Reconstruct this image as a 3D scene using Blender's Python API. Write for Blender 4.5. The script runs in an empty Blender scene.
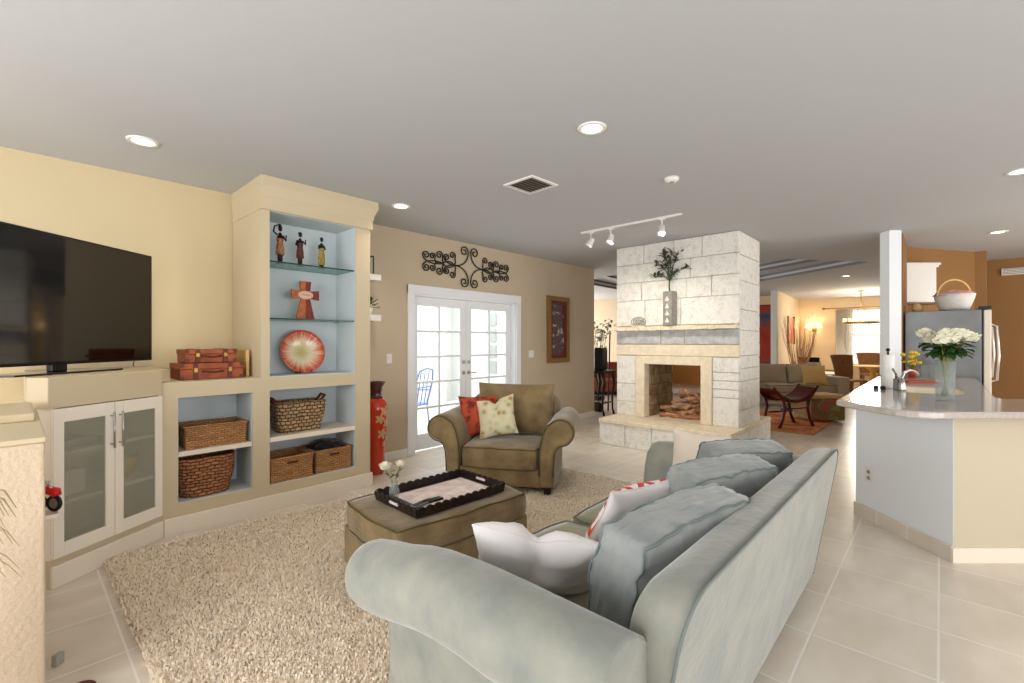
import bpy, bmesh, math, random
from mathutils import Vector, Matrix, noise
random.seed(7)
sc = bpy.context.scene
PI = math.pi
# ------------------------------------------------------------ camera, world, light, exposure
FPX = 462.0
YAW = math.atan(428/FPX)
EYE = 1.42; CEIL = 2.79
camd = bpy.data.cameras.new('camera'); camera = bpy.data.objects.new('camera', camd)
sc.collection.objects.link(camera)
camd.sensor_width = 36; camd.lens = FPX/1024*36; camd.clip_start = .02; camd.clip_end = 200
camera.location = (0, 0, EYE); camera.rotation_euler = (PI/2, 0, YAW-PI/2)
sc.camera = camera
vs = sc.view_settings
vs.view_transform = 'Standard'; vs.look = 'None'; vs.gamma = 1; vs.use_curve_mapping = False
vs.exposure = 0.27
wd = bpy.data.worlds.new('world'); sc.world = wd; wd.use_nodes = True
wb = wd.node_tree.nodes['Background']; wb.inputs[0].default_value = (.93, .97, 1, 1); wb.inputs[1].default_value = 1.5
def area(name, loc, rot, sx, sy, power, col=(1, 1, 1), shape='RECTANGLE', spread=None):
    l = bpy.data.lights.new(name, 'AREA'); l.shape = shape; l.size = sx; l.size_y = sy; l.energy = power; l.color = col
    if spread: l.spread = spread
    o = bpy.data.objects.new(name, l); o.location = loc; o.rotation_euler = rot; sc.collection.objects.link(o)
    return o
# added area lights for daylight at unseen openings behind the camera and beside it
area('daylight_fill_rear', (-2.7, 1.6, 1.35), (0, -PI/2, 0), 2.3, 4.6, 150, (.95, .97, 1))
area('daylight_fill_side', (1.2, -3.9, 1.3), (PI/2, 0, 0), 4.2, 2.2, 105, (.92, .96, 1))
area('daylight_fill_kitchen', (7.5, -3.9, 1.4), (PI/2, 0, 0), 4.0, 2.0, 90, (1, .95, .88))
area('daylight_dining_window', (18.05, 1.385, 1.75), (0, PI/2, 0), 1.6, 1.3, 120, (1, .97, .92))
area('daylight_fill_far_room', (10.8, 9.3, 1.5), (-PI/2, 0, 0), 4.0, 2.0, 130, (1, .97, .92))  # added fill light at an unseen far-room opening
area('daylight_patio_sky', (4.5, 6.8, 2.95), (0, 0, 0), 5.0, 2.8, 230, (.97, .99, 1))

def col_of(s): return tuple(((c/255)/12.92 if c/255 <= .04045 else ((c/255+.055)/1.055)**2.4) for c in s)
def W(u, depth, z=0.0):
    """a point of the place seen along image column u at that distance"""
    lat = (u-512)/FPX*depth
    return Vector((math.cos(YAW)*depth+math.sin(YAW)*lat, math.sin(YAW)*depth-math.cos(YAW)*lat, z))
def ZV(v, depth): return EYE+(341.5-v)*depth/FPX

# ------------------------------------------------------------ materials
def mat(name, c, rough=.6, metal=0, var=.0, vscale=8, bump=0, bscale=60, spec=.4, c2=None, sheen=0, trans=0, emit=None, estr=0, alpha=1, ior=1.45, coat=0, detail=4, lo=.35, hi=.65):
    m = bpy.data.materials.new(name); m.use_nodes = True
    nt = m.node_tree; N = nt.nodes; L = nt.links; p = N['Principled BSDF']
    c = col_of(c)
    p.inputs['Base Color'].default_value = (*c, 1); p.inputs['Roughness'].default_value = rough
    p.inputs['Metallic'].default_value = metal; p.inputs['Specular IOR Level'].default_value = spec
    p.inputs['IOR'].default_value = ior
    if sheen: p.inputs['Sheen Weight'].default_value = sheen; p.inputs['Sheen Roughness'].default_value = .4
    if trans: p.inputs['Transmission Weight'].default_value = trans
    if coat: p.inputs['Coat Weight'].default_value = coat; p.inputs['Coat Roughness'].default_value = .1
    if emit: p.inputs['Emission Color'].default_value = (*col_of(emit), 1); p.inputs['Emission Strength'].default_value = estr
    if alpha < 1: p.inputs['Alpha'].default_value = alpha
    tc = N.new('ShaderNodeTexCoord')
    if var or c2:
        n = N.new('ShaderNodeTexNoise'); n.inputs['Scale'].default_value = vscale; n.inputs['Detail'].default_value = detail
        L.new(tc.outputs['Object'], n.inputs['Vector'])
        r = N.new('ShaderNodeValToRGB'); r.color_ramp.elements[0].position = lo; r.color_ramp.elements[1].position = hi
        k = col_of(c2) if c2 else tuple(x*(1-var) for x in c)
        k1 = c if c2 else tuple(min(1, x*(1+var*.6)) for x in c)
        r.color_ramp.elements[0].color = (*k, 1); r.color_ramp.elements[1].color = (*k1, 1)
        L.new(n.outputs['Fac'], r.inputs['Fac']); L.new(r.outputs['Color'], p.inputs['Base Color'])
    if bump:
        n2 = N.new('ShaderNodeTexNoise'); n2.inputs['Scale'].default_value = bscale; n2.inputs['Detail'].default_value = 3
        L.new(tc.outputs['Object'], n2.inputs['Vector'])
        b = N.new('ShaderNodeBump'); b.inputs['Strength'].default_value = bump; b.inputs['Distance'].default_value = .01
        L.new(n2.outputs['Fac'], b.inputs['Height']); L.new(b.outputs['Normal'], p.inputs['Normal'])
    return m
def glassy(name, tint, fac, rough=.05):
    """thin pane: see-through share and glossy share"""
    m = bpy.data.materials.new(name); m.use_nodes = True; nt = m.node_tree; N = nt.nodes; L = nt.links
    p = N['Principled BSDF']; p.inputs['Base Color'].default_value = (*col_of(tint), 1); p.inputs['Roughness'].default_value = rough
    t = N.new('ShaderNodeBsdfTransparent'); t.inputs[0].default_value = (*[.5+.5*x for x in col_of(tint)], 1)
    mx = N.new('ShaderNodeMixShader'); mx.inputs[0].default_value = fac
    L.new(t.outputs[0], mx.inputs[1]); L.new(p.outputs[0], mx.inputs[2]); L.new(mx.outputs[0], N['Material Output'].inputs[0])
    return m
def tile_mat(name, c, c2, grout, size, gw, ox, oy, rough=.25):
    m = bpy.data.materials.new(name); m.use_nodes = True; nt = m.node_tree; N = nt.nodes; L = nt.links
    p = N['Principled BSDF']; p.inputs['Roughness'].default_value = rough; p.inputs['Specular IOR Level'].default_value = .55
    tc = N.new('ShaderNodeTexCoord'); mp = N.new('ShaderNodeMapping'); mp.inputs['Location'].default_value = (-ox, -oy, 0)
    L.new(tc.outputs['Object'], mp.inputs['Vector'])
    br = N.new('ShaderNodeTexBrick'); br.offset = 0; br.squash = 1
    br.inputs['Scale'].default_value = 1; br.inputs['Brick Width'].default_value = size; br.inputs['Row Height'].default_value = size
    br.inputs['Mortar Size'].default_value = gw; br.inputs['Mortar Smooth'].default_value = .2
    br.inputs['Color1'].default_value = (1, 1, 1, 1); br.inputs['Color2'].default_value = (.86, .86, .86, 1); br.inputs['Mortar'].default_value = (*[.0]*3, 1)
    L.new(mp.outputs[0], br.inputs['Vector'])
    n = N.new('ShaderNodeTexNoise'); n.inputs['Scale'].default_value = 2.3; n.inputs['Detail'].default_value = 6
    mp2 = N.new('ShaderNodeMapping'); mp2.inputs['Scale'].default_value = (1, 2.2, 1); mp2.inputs['Rotation'].default_value = (0, 0, .6)
    L.new(tc.outputs['Object'], mp2.inputs['Vector']); L.new(mp2.outputs[0], n.inputs['Vector'])
    r = N.new('ShaderNodeValToRGB'); r.color_ramp.elements[0].position = .35; r.color_ramp.elements[1].position = .68
    r.color_ramp.elements[0].color = (*col_of(c2), 1); r.color_ramp.elements[1].color = (*col_of(c), 1)
    L.new(n.outputs['Fac'], r.inputs['Fac'])
    mu = N.new('ShaderNodeMix'); mu.data_type = 'RGBA'; mu.blend_type = 'MULTIPLY'; mu.inputs[0].default_value = .6
    L.new(r.outputs['Color'], mu.inputs[6]); L.new(br.outputs['Color'], mu.inputs[7])
    mg = N.new('ShaderNodeMix'); mg.data_type = 'RGBA'; L.new(br.outputs['Fac'], mg.inputs[0])
    L.new(mu.outputs[2], mg.inputs[6]); mg.inputs[7].default_value = (*col_of(grout), 1)
    L.new(mg.outputs[2], p.inputs['Base Color'])
    b = N.new('ShaderNodeBump'); b.invert = True; b.inputs['Strength'].default_value = .25; b.inputs['Distance'].default_value = .004
    L.new(br.outputs['Fac'], b.inputs['Height']); L.new(b.outputs['Normal'], p.inputs['Normal'])
    return m
def weave_mat(name, c, c2, w=.05, h=.018, bump=.8, k2=.62):
    m = bpy.data.materials.new(name); m.use_nodes = True; nt = m.node_tree; N = nt.nodes; L = nt.links
    p = N['Principled BSDF']; p.inputs['Roughness'].default_value = .75
    tc = N.new('ShaderNodeTexCoord')
    nn = N.new('ShaderNodeTexNoise'); nn.inputs['Scale'].default_value = 14
    L.new(tc.outputs['UV'], nn.inputs['Vector'])
    ad = N.new('ShaderNodeMix'); ad.data_type = 'RGBA'; ad.inputs[0].default_value = .035
    L.new(tc.outputs['UV'], ad.inputs[6]); L.new(nn.outputs['Color'], ad.inputs[7])
    br = N.new('ShaderNodeTexBrick'); br.offset = .5
    br.inputs['Scale'].default_value = 1; br.inputs['Brick Width'].default_value = w; br.inputs['Row Height'].default_value = h
    br.inputs['Mortar Size'].default_value = h*.22; br.inputs['Mortar Smooth'].default_value = 1
    br.inputs['Color1'].default_value = (*col_of(c), 1); br.inputs['Color2'].default_value = (*[x*k2 for x in col_of(c)], 1)
    br.inputs['Mortar'].default_value = (*col_of(c2), 1)
    L.new(ad.outputs[2], br.inputs['Vector'])
    L.new(br.outputs['Color'], p.inputs['Base Color'])
    b = N.new('ShaderNodeBump'); b.invert = True; b.inputs['Strength'].default_value = bump; b.inputs['Distance'].default_value = .012
    L.new(br.outputs['Fac'], b.inputs['Height']); L.new(b.outputs['Normal'], p.inputs['Normal'])
    return m
def pattern_mat(name, stops, kind='VORONOI', scale=12, rough=.8, distort=0, coord='Object', mapping=None, bump=0):
    m = bpy.data.materials.new(name); m.use_nodes = True; nt = m.node_tree; N = nt.nodes; L = nt.links
    p = N['Principled BSDF']; p.inputs['Roughness'].default_value = rough
    tc = N.new('ShaderNodeTexCoord'); src = tc.outputs[coord]
    if mapping:
        mp = N.new('ShaderNodeMapping'); mp.inputs['Scale'].default_value = mapping[0]; mp.inputs['Rotation'].default_value = mapping[1]
        L.new(src, mp.inputs['Vector']); src = mp.outputs[0]
    if kind == 'VORONOI':
        n = N.new('ShaderNodeTexVoronoi'); n.inputs['Scale'].default_value = scale; out = n.outputs['Distance']
    elif kind == 'CELL':
        n = N.new('ShaderNodeTexVoronoi'); n.inputs['Scale'].default_value = scale
        s = N.new('ShaderNodeSeparateColor'); L.new(n.outputs['Color'], s.inputs[0]); out = s.outputs[0]
    elif kind == 'WAVE':
        n = N.new('ShaderNodeTexWave'); n.inputs['Scale'].default_value = scale; n.inputs['Distortion'].default_value = distort; out = n.outputs['Fac']
    else:
        n = N.new('ShaderNodeTexNoise'); n.inputs['Scale'].default_value = scale; n.inputs['Detail'].default_value = 5; n.inputs['Distortion'].default_value = distort; out = n.outputs['Fac']
    L.new(src, n.inputs['Vector'])
    r = N.new('ShaderNodeValToRGB'); cr = r.color_ramp
    cr.interpolation = 'LINEAR'
    while len(cr.elements) < len(stops): cr.elements.new(.5)
    for e, (pos, c) in zip(cr.elements, stops): e.position = pos; e.color = (*col_of(c), 1)
    L.new(out, r.inputs['Fac']); L.new(r.outputs['Color'], p.inputs['Base Color'])
    if bump:
        b = N.new('ShaderNodeBump'); b.inputs['Strength'].default_value = bump; b.inputs['Distance'].default_value = .01
        L.new(out, b.inputs['Height']); L.new(b.outputs['Normal'], p.inputs['Normal'])
    return m
M = dict(
 floor=tile_mat('floor_tile', (230, 219, 204), (217, 204, 188), (234, 228, 218), .455, .006, 2.63, .005),
 ceiling=mat('ceiling_paint', (189, 190, 191), .9, bump=.05, bscale=90),
 wall_beige=mat('wall_beige', (198, 181, 155), .85, bump=.04, bscale=120),
 wall_yellow=mat('wall_yellow', (207, 188, 150), .85, bump=.04, bscale=120),
 wall_peach=mat('wall_peach', (240, 218, 186), .85, bump=.04, bscale=120),
 wall_orange=mat('wall_orange', (150, 110, 66), .8, bump=.04, bscale=120),
 wall_pale=mat('wall_pale', (226, 226, 222), .8),
 stucco=mat('stucco_cream', (206, 184, 158), .9, bump=.6, bscale=55),
 niche=mat('niche_blue', (206, 213, 214), .8),
 trim=mat('trim_white', (236, 232, 226), .45),
 trim_cream=mat('trim_cream', (236, 224, 204), .5),
 cream=mat('cabinet_cream', (240, 230, 214), .4),
 door_white=mat('door_white', (236, 236, 238), .4),
 stone=mat('coral_stone', (240, 235, 226), .9, c2=(224, 216, 204), vscale=13, bump=1.0, bscale=26, detail=8, lo=.3, hi=.52),
 stone_grey=mat('coral_stone_grey', (204, 202, 200), .9, c2=(176, 176, 176), vscale=12, bump=.9, bscale=34, detail=8),
 stone_smooth=mat('cut_stone_cream', (238, 222, 194), .75, var=.08, vscale=14, bump=.25, bscale=50),
 mortar=mat('stone_joint', (180, 170, 154), .95),
 firebrick=mat('firebrick', (168, 140, 100), .9, c2=(120, 96, 66), vscale=7, bump=.4, bscale=30),
 log=mat('driftwood_log', (222, 168, 124), .8, c2=(140, 88, 60), vscale=16, bump=.5, bscale=40),
 bark=mat('log_end', (232, 208, 176), .8),
 sofa=mat('velvet_sage', (146, 144, 131), .8, c2=(120, 123, 115), vscale=7, bump=.25, bscale=30, sheen=.5, detail=8, lo=.3, hi=.7),
 sofa_top=mat('velvet_sage_cushion', (152, 152, 147), .8, c2=(122, 128, 128), vscale=7, bump=.35, bscale=18, sheen=.5, detail=6, lo=.3, hi=.7),
 piping=mat('piping_dark', (104, 112, 106), .8),
 olive=mat('velvet_olive_warm_lit', (146, 123, 84), .8, c2=(110, 91, 60), vscale=6, bump=.3, bscale=26, sheen=.45, detail=7, lo=.3, hi=.7),  # the sofa's velvet again, with warmer light put into the colour
 olive_piping=mat('piping_olive', (84, 74, 44), .8),
 darkwood=mat('espresso_wood', (34, 22, 20), .3, var=.3, vscale=10),
 redwood=mat('mahogany', (92, 28, 24), .3, var=.3, vscale=10),
 white_fabric=mat('white_fabric', (232, 226, 224), .85, bump=.15, bscale=22, sheen=.2),
 cream_fabric=mat('cream_fabric', (214, 200, 184), .85, bump=.15, bscale=22, sheen=.2),
 rust=pattern_mat('rust_pattern', [(0, (84, 20, 12)), (.42, (120, 34, 18)), (.52, (176, 66, 34)), (1, (190, 80, 44))], 'NOISE', 16),
 chair_sofa=mat('taupe_fabric', (184, 170, 148), .85),
 tan=mat('tan_fabric', (214, 178, 116), .85),
 wicker=weave_mat('wicker', (188, 132, 78), (90, 54, 28), .03, .02),
 basket_tan=weave_mat('seagrass_tan', (206, 150, 92), (120, 76, 38), .042, .016),
 basket_brown=weave_mat('seagrass_brown', (186, 122, 74), (84, 46, 24), .05, .024, 1),
 basket_mix=weave_mat('hyacinth_weave', (196, 158, 112), (56, 34, 22), .045, .03, 1),
 white_weave=weave_mat('white_wicker', (246, 242, 236), (206, 196, 186), .03, .014, .4, .9),
 black=mat('black_plastic', (16, 16, 18), .3),
 screen=mat('tv_screen', (6, 5, 5), .06, spec=1.0),
 glass_dark=mat('dark_glass', (40, 42, 44), .1),
 chrome=mat('brushed_steel', (190, 188, 184), .28, 1),
 steel=mat('fridge_steel', (120, 121, 120), .42, .75, var=.12, vscale=5, bump=.03, bscale=50),
 brass=mat('aged_brass', (168, 128, 62), .35, .9),
 iron=mat('wrought_iron', (48, 44, 38), .6, .3),
 leather=mat('suitcase_leather', (166, 84, 38), .45, c2=(128, 58, 24), vscale=10, bump=.15, bscale=70),
 leather_dark=mat('suitcase_strap', (96, 40, 24), .45),
 quartz=mat('quartz_top', (192, 182, 174), .14, c2=(180, 169, 160), vscale=60, coat=.3, detail=8),
 sinkm=mat('sink_ceramic', (236, 226, 204), .25),
 bar_daylit_pale=mat('bar_paint_daylit_pale', (238, 242, 246), .7),  # cool daylight on the left bar face put into its colour; column shares it
 bar_beige=mat('bar_paint_beige', (202, 188, 162), .7),
 stem=mat('green_stem', (120, 122, 56), .6),
 leaf=mat('leaf_green', (46, 84, 34), .55, var=.3, vscale=30),
 leaf_grey=mat('leaf_sage', (78, 88, 62), .6, var=.3, vscale=30),
 petal=mat('petal_white', (242, 238, 214), .6),
 petal_y=mat('petal_yellow', (232, 190, 50), .6),
 glass=glassy('clear_glass', (236, 240, 238), .10, .03),
 pane=glassy('window_pane', (240, 246, 248), .06, .02),
 shelf_glass=glassy('shelf_glass', (176, 212, 204), .3, .05),
 shelf_edge=mat('glass_edge', (34, 60, 56), .2),
 frost=glassy('frosted_glass', (204, 202, 186), .27, .3),
 terracotta=mat('red_glaze', (196, 52, 24), .2, coat=.5),
 urn_top=mat('brown_glaze', (78, 34, 22), .25, coat=.5),
 gold=mat('gilt', (150, 112, 62), .45, .4, var=.3, vscale=40),
 petal_tan=mat('painted_flower', (206, 160, 106), .4),
 bulb=mat('lamp_glow', (255, 240, 214), .5, emit=(255, 236, 206), estr=8),
 bulb_soft=mat('shade_glow', (255, 226, 180), .5, emit=(255, 214, 150), estr=1.6),
 red=mat('toy_red', (206, 30, 34), .3),
 tyre=mat('tyre_rubber', (22, 22, 24), .6),
 blue=mat('patio_chair_blue', (92, 132, 196), .5),
 patio=mat('patio_floor', (226, 226, 222), .6, var=.05),
 patio_wall=mat('patio_wall', (236, 236, 232), .8),
 patio_pane=mat('patio_window', (168, 170, 168), .6),
 bronze=mat('dark_bronze', (44, 28, 20), .4, .3),
 ochre=mat('ochre_robe', (186, 140, 92), .6, c2=(120, 60, 40), vscale=50),
 maroon=mat('maroon_robe', (112, 52, 44), .6, c2=(50, 26, 22), vscale=50),
 gold_robe=mat('gold_robe', (178, 158, 70), .6, c2=(110, 84, 40), vscale=50),
 cross_a=mat('cross_wood_light', (178, 98, 46), .45, var=.3, vscale=25),
 cross_b=mat('cross_wood_dark', (124, 34, 20), .4, var=.3, vscale=25),
 oval=mat('oval_plaque', (226, 180, 156), .6),
 throw=mat('black_throw', (24, 22, 26), .95, sheen=.3, bump=.6, bscale=30),
 paper=mat('paper', (232, 214, 208), .7, c2=(206, 184, 178), vscale=12),
 magazine=mat('remote_grey', (96, 104, 100), .35),
 towel=mat('paper_towel', (240, 238, 234), .9, bump=.2, bscale=80),
 cup_red=mat('red_board', (170, 66, 46), .4),
 dark_red=mat('dark_red_leather', (84, 22, 18), .4),
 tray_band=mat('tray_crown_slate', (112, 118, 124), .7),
 curtain=mat('sheer_curtain', (244, 236, 224), .85),
 window_day=mat('shade_daylight', (250, 250, 250), .8, emit=(250, 252, 255), estr=.5),  # faint glow of the cloth stands in for daylight behind it
 ceramic=mat('stone_vase', (150, 146, 138), .7, var=.2, vscale=20, bump=.3),
 cream_paint=mat('vase_relief', (222, 216, 204), .7),
 grey=mat('grille_grey', (158, 152, 140), .5),
 grille_dark=mat('grille_slot', (70, 66, 44), .7),
 rug=mat('shag_wool', (250, 236, 214), .95, c2=(238, 218, 190), vscale=26, detail=6, sheen=.3),
)
# sunburst bowl glass
def bowl_mat():
    m = bpy.data.materials.new('sunburst_glass'); m.use_nodes = True; nt = m.node_tree; N = nt.nodes; L = nt.links
    p = N['Principled BSDF']; p.inputs['Roughness'].default_value = .12
    tc = N.new('ShaderNodeTexCoord'); s = N.new('ShaderNodeSeparateXYZ'); L.new(tc.outputs['Object'], s.inputs[0])
    at = N.new('ShaderNodeMath'); at.operation = 'ARCTAN2'; L.new(s.outputs[0], at.inputs[0]); L.new(s.outputs[2], at.inputs[1])
    mu = N.new('ShaderNodeMath'); mu.operation = 'MULTIPLY'; mu.inputs[1].default_value = 9; L.new(at.outputs[0], mu.inputs[0])
    ln = N.new('ShaderNodeVectorMath'); ln.operation = 'LENGTH'; L.new(tc.outputs['Object'], ln.inputs[0])
    cx = N.new('ShaderNodeCombineXYZ'); L.new(mu.outputs[0], cx.inputs[0]); L.new(ln.outputs['Value'], cx.inputs[1])
    nz = N.new('ShaderNodeTexNoise'); nz.inputs['Scale'].default_value = 1.4; nz.inputs['Detail'].default_value = 3; L.new(cx.outputs[0], nz.inputs['Vector'])
    m1 = N.new('ShaderNodeMath'); m1.operation = 'MULTIPLY_ADD'; m1.inputs[1].default_value = 5.2; L.new(ln.outputs['Value'], m1.inputs[0])
    m0 = N.new('ShaderNodeMath'); m0.operation = 'MULTIPLY_ADD'; m0.inputs[1].default_value = .9; m0.inputs[2].default_value = -.5; L.new(nz.outputs['Fac'], m0.inputs[0])
    L.new(m0.outputs[0], m1.inputs[2])
    r = N.new('ShaderNodeValToRGB'); cr = r.color_ramp
    for _ in range(2): cr.elements.new(.5)
    for e, (po, c) in zip(cr.elements, [(.16, (186, 168, 90)), (.5, (230, 218, 184)), (.78, (220, 140, 110)), (.95, (190, 72, 42))]): e.position = po; e.color = (*col_of(c), 1)
    L.new(m1.outputs[0], r.inputs['Fac']); L.new(r.outputs['Color'], p.inputs['Base Color'])
    return m
M['sunburst'] = bowl_mat()

# ------------------------------------------------------------ mesh helpers
C = sc.collection
def nb(): return bmesh.new()
def box(bm, x0, x1, y0, y1, z0, z1, bev=0, seg=2, mi=0):
    r = bmesh.ops.create_cube(bm, size=1)
    for v in r['verts']:
        v.co = Vector((x0 if v.co.x < 0 else x1, y0 if v.co.y < 0 else y1, z0 if v.co.z < 0 else z1))
    fs = list({f for v in r['verts'] for f in v.link_faces})
    for f in fs: f.material_index = mi
    if bev:
        es = list({e for v in r['verts'] for e in v.link_edges})
        rr = bmesh.ops.bevel(bm, geom=es, offset=bev, segments=seg, affect='EDGES', profile=.6)
        for f in rr['faces']: f.material_index = mi
        return [v for v in set(v for f in rr['faces'] for v in f.verts) | {v for v in r['verts'] if v.is_valid}]
    return r['verts']
def xform(bm, verts, mtx):
    bmesh.ops.transform(bm, matrix=mtx, verts=[v for v in verts if v.is_valid])
def prism(bm, pts, z0, z1, bev=0, seg=2):
    """polygon in xy extruded in z"""
    a = [bm.verts.new((x, y, z0)) for x, y in pts]; b = [bm.verts.new((x, y, z1)) for x, y in pts]
    n = len(pts)
    fs = [bm.faces.new(a[::-1]), bm.faces.new(b)]
    for i in range(n): fs.append(bm.faces.new((a[i], a[(i+1) % n], b[(i+1) % n], b[i])))
    if bev:
        es = list({e for f in fs for e in f.edges})
        bmesh.ops.bevel(bm, geom=es, offset=bev, segments=seg, affect='EDGES', profile=.6)
    return a+b
def tube(bm, pts, r, n=8, closed=False, caps=True):
    pts = [Vector(p) for p in pts]; rings = []; m = len(pts)
    rad = r if isinstance(r, (list, tuple)) else [r]*m
    up = None
    for i, p in enumerate(pts):
        if closed: t = pts[(i+1) % m]-pts[(i-1) % m]
        else: t = pts[min(i+1, m-1)]-pts[max(i-1, 0)]
        if t.length < 1e-9: t = Vector((0, 0, 1))
        t.normalize()
        if up is None: up = Vector((0, 0, 1)) if abs(t.z) < .9 else Vector((1, 0, 0))
        s = t.cross(up)
        if s.length < 1e-6: s = t.cross(Vector((.3, 1, .1)))
        s.normalize(); up = s.cross(t).normalized()
        rings.append([bm.verts.new(p+(s*math.cos(2*PI*k/n)+up*math.sin(2*PI*k/n))*rad[i]) for k in range(n)])
    rng = range(m) if closed else range(m-1)
    for i in rng:
        a, b = rings[i], rings[(i+1) % m]
        for k in range(n): 
            bm.faces.new((a[k], a[(k+1) % n], b[(k+1) % n], b[k])).smooth = True
    if caps and not closed:
        bm.faces.new(rings[0][::-1]); bm.faces.new(rings[-1])
def lathe(bm, prof, n=24, cx=0, cy=0, smooth=True, cap=True):
    rings = []
    for r, z in prof: rings.append([bm.verts.new((cx+r*math.cos(2*PI*k/n), cy+r*math.sin(2*PI*k/n), z)) for k in range(n)])
    for i in range(len(rings)-1):
        a, b = rings[i], rings[i+1]
        for k in range(n): bm.faces.new((a[k], a[(k+1) % n], b[(k+1) % n], b[k])).smooth = smooth
    if cap:
        if prof[0][0] > 1e-4: bm.faces.new(rings[0][::-1])
        if prof[-1][0] > 1e-4: bm.faces.new(rings[-1])
    return [v for r in rings for v in r]
def ball(bm, c, r, sx=1, sy=1, sz=1, u=10, v=7):
    rr = bmesh.ops.create_uvsphere(bm, u_segments=u, v_segments=v, radius=r)
    for q in rr['verts']: q.co = Vector((q.co.x*sx, q.co.y*sy, q.co.z*sz))+Vector(c)
    for f in {f for q in rr['verts'] for f in q.link_faces}: f.smooth = True
    return rr['verts']
def cyl(bm, p0, p1, r, n=12): tube(bm, [p0, p1], r, n)
def box_uv(me):
    uv = me.uv_layers.new(name='uv')
    for p in me.polygons:
        n = p.normal; ax = max(range(3), key=lambda i: abs(n[i]))
        for li in p.loop_indices:
            c = me.vertices[me.loops[li].vertex_index].co
            uv.data[li].uv = (c.y, c.z) if ax == 0 else ((c.x, c.z) if ax == 1 else (c.x, c.y))
def obj(name, bm, mats, parent=None, loc=None, rot=None, smooth=False, world=False):
    bmesh.ops.recalc_face_normals(bm, faces=bm.faces)
    me = bpy.data.meshes.new(name)
    if world and parent is not None:
        bmesh.ops.transform(bm, matrix=parent.matrix_basis.inverted(), verts=bm.verts)
    bm.to_mesh(me); bm.free()
    if not isinstance(mats, (list, tuple)): mats = [mats]
    for m in mats: me.materials.append(M[m] if isinstance(m, str) else m)
    if smooth:
        for p in me.polygons: p.use_smooth = True
        try: me.set_sharp_from_angle(angle=math.radians(smooth if smooth is not True else 50))
        except Exception: pass
    box_uv(me)
    o = bpy.data.objects.new(name, me); C.objects.link(o)
    if parent is not None: o.parent = parent
    if loc is not None: o.location = loc
    if rot is not None: o.rotation_euler = rot
    return o
def tag(o, label, cat, group=None, kind=None):
    if label: o['label'] = label
    if cat: o['category'] = cat
    if group: o['group'] = group
    if kind: o['kind'] = kind
    return o
def thing(name, label, cat, loc=(0, 0, 0), rotz=0, group=None, rot=None):
    o = bpy.data.objects.new(name, None); C.objects.link(o)
    o.empty_display_size = .1
    o.location = loc; o.rotation_euler = rot if rot else (0, 0, rotz)
    o.matrix_basis  # keep evaluated
    return tag(o, label, cat, group)
def struct(name, bm, m, **k):
    o = obj(name, bm, m, **k); o['kind'] = 'structure'; return o
def dup(root, loc=None, rotz=None, label=None, group=None):
    r = root.copy(); C.objects.link(r)
    if loc is not None: r.location = loc
    if rotz is not None: r.rotation_euler = (0, 0, rotz)
    if label: r['label'] = label
    if group: r['group'] = group
    for ch in list(root.children):
        c = ch.copy(); C.objects.link(c); c.parent = r
        for g in list(ch.children):
            d = g.copy(); C.objects.link(d); d.parent = c
    return r
def pillow_bm(w, h, t, pinch=.1, n=22, wr=.012, seed=0, chop=0, ear=0, exp=.42):
    """throw pillow standing in local xz, thin in y, base at z=0"""
    bm = nb(); g = {}
    for side in (1, -1):
        for i in range(n+1):
            for j in range(n+1):
                u = -1+2*i/n; v = -1+2*j/n
                edge = i in (0, n) or j in (0, n)
                if edge and side == -1: g[side, i, j] = g[1, i, j]; continue
                uu = math.sin(u*PI/2); vv = math.sin(v*PI/2)
                x = w/2*uu*(1-pinch*(1-vv*vv)); z = h/2*vv*(1-pinch*(1-uu*uu))
                th = t/2*(max(0, (1-uu*uu)*(1-vv*vv)))**exp
                nz = noise.noise(Vector((uu*1.6+seed, vv*1.6, side*3+seed)))+.5*noise.noise(Vector((uu*4+seed, vv*4, side*5)))
                y = side*(th+nz*wr*(0 if edge else 1))
                if chop:
                    d = math.exp(-(uu/.22)**2)*max(0, vv+.25)
                    z -= chop*d; y *= 1-.5*math.exp(-(uu/.18)**2)*max(0, vv+.4)*.8
                g[side, i, j] = bm.verts.new((x, y, z+h/2))
    for side in (1, -1):
        for i in range(n):
            for j in range(n):
                f = bm.faces.new((g[side, i, j], g[side, i+1, j], g[side, i+1, j+1], g[side, i, j+1])); f.smooth = True
    rim = [g[1, i, 0].co.copy() for i in range(n)]+[g[1, n, j].co.copy() for j in range(n)]+[g[1, n-i, n].co.copy() for i in range(n)]+[g[1, 0, n-j].co.copy() for j in range(n)]
    return bm, rim
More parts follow.
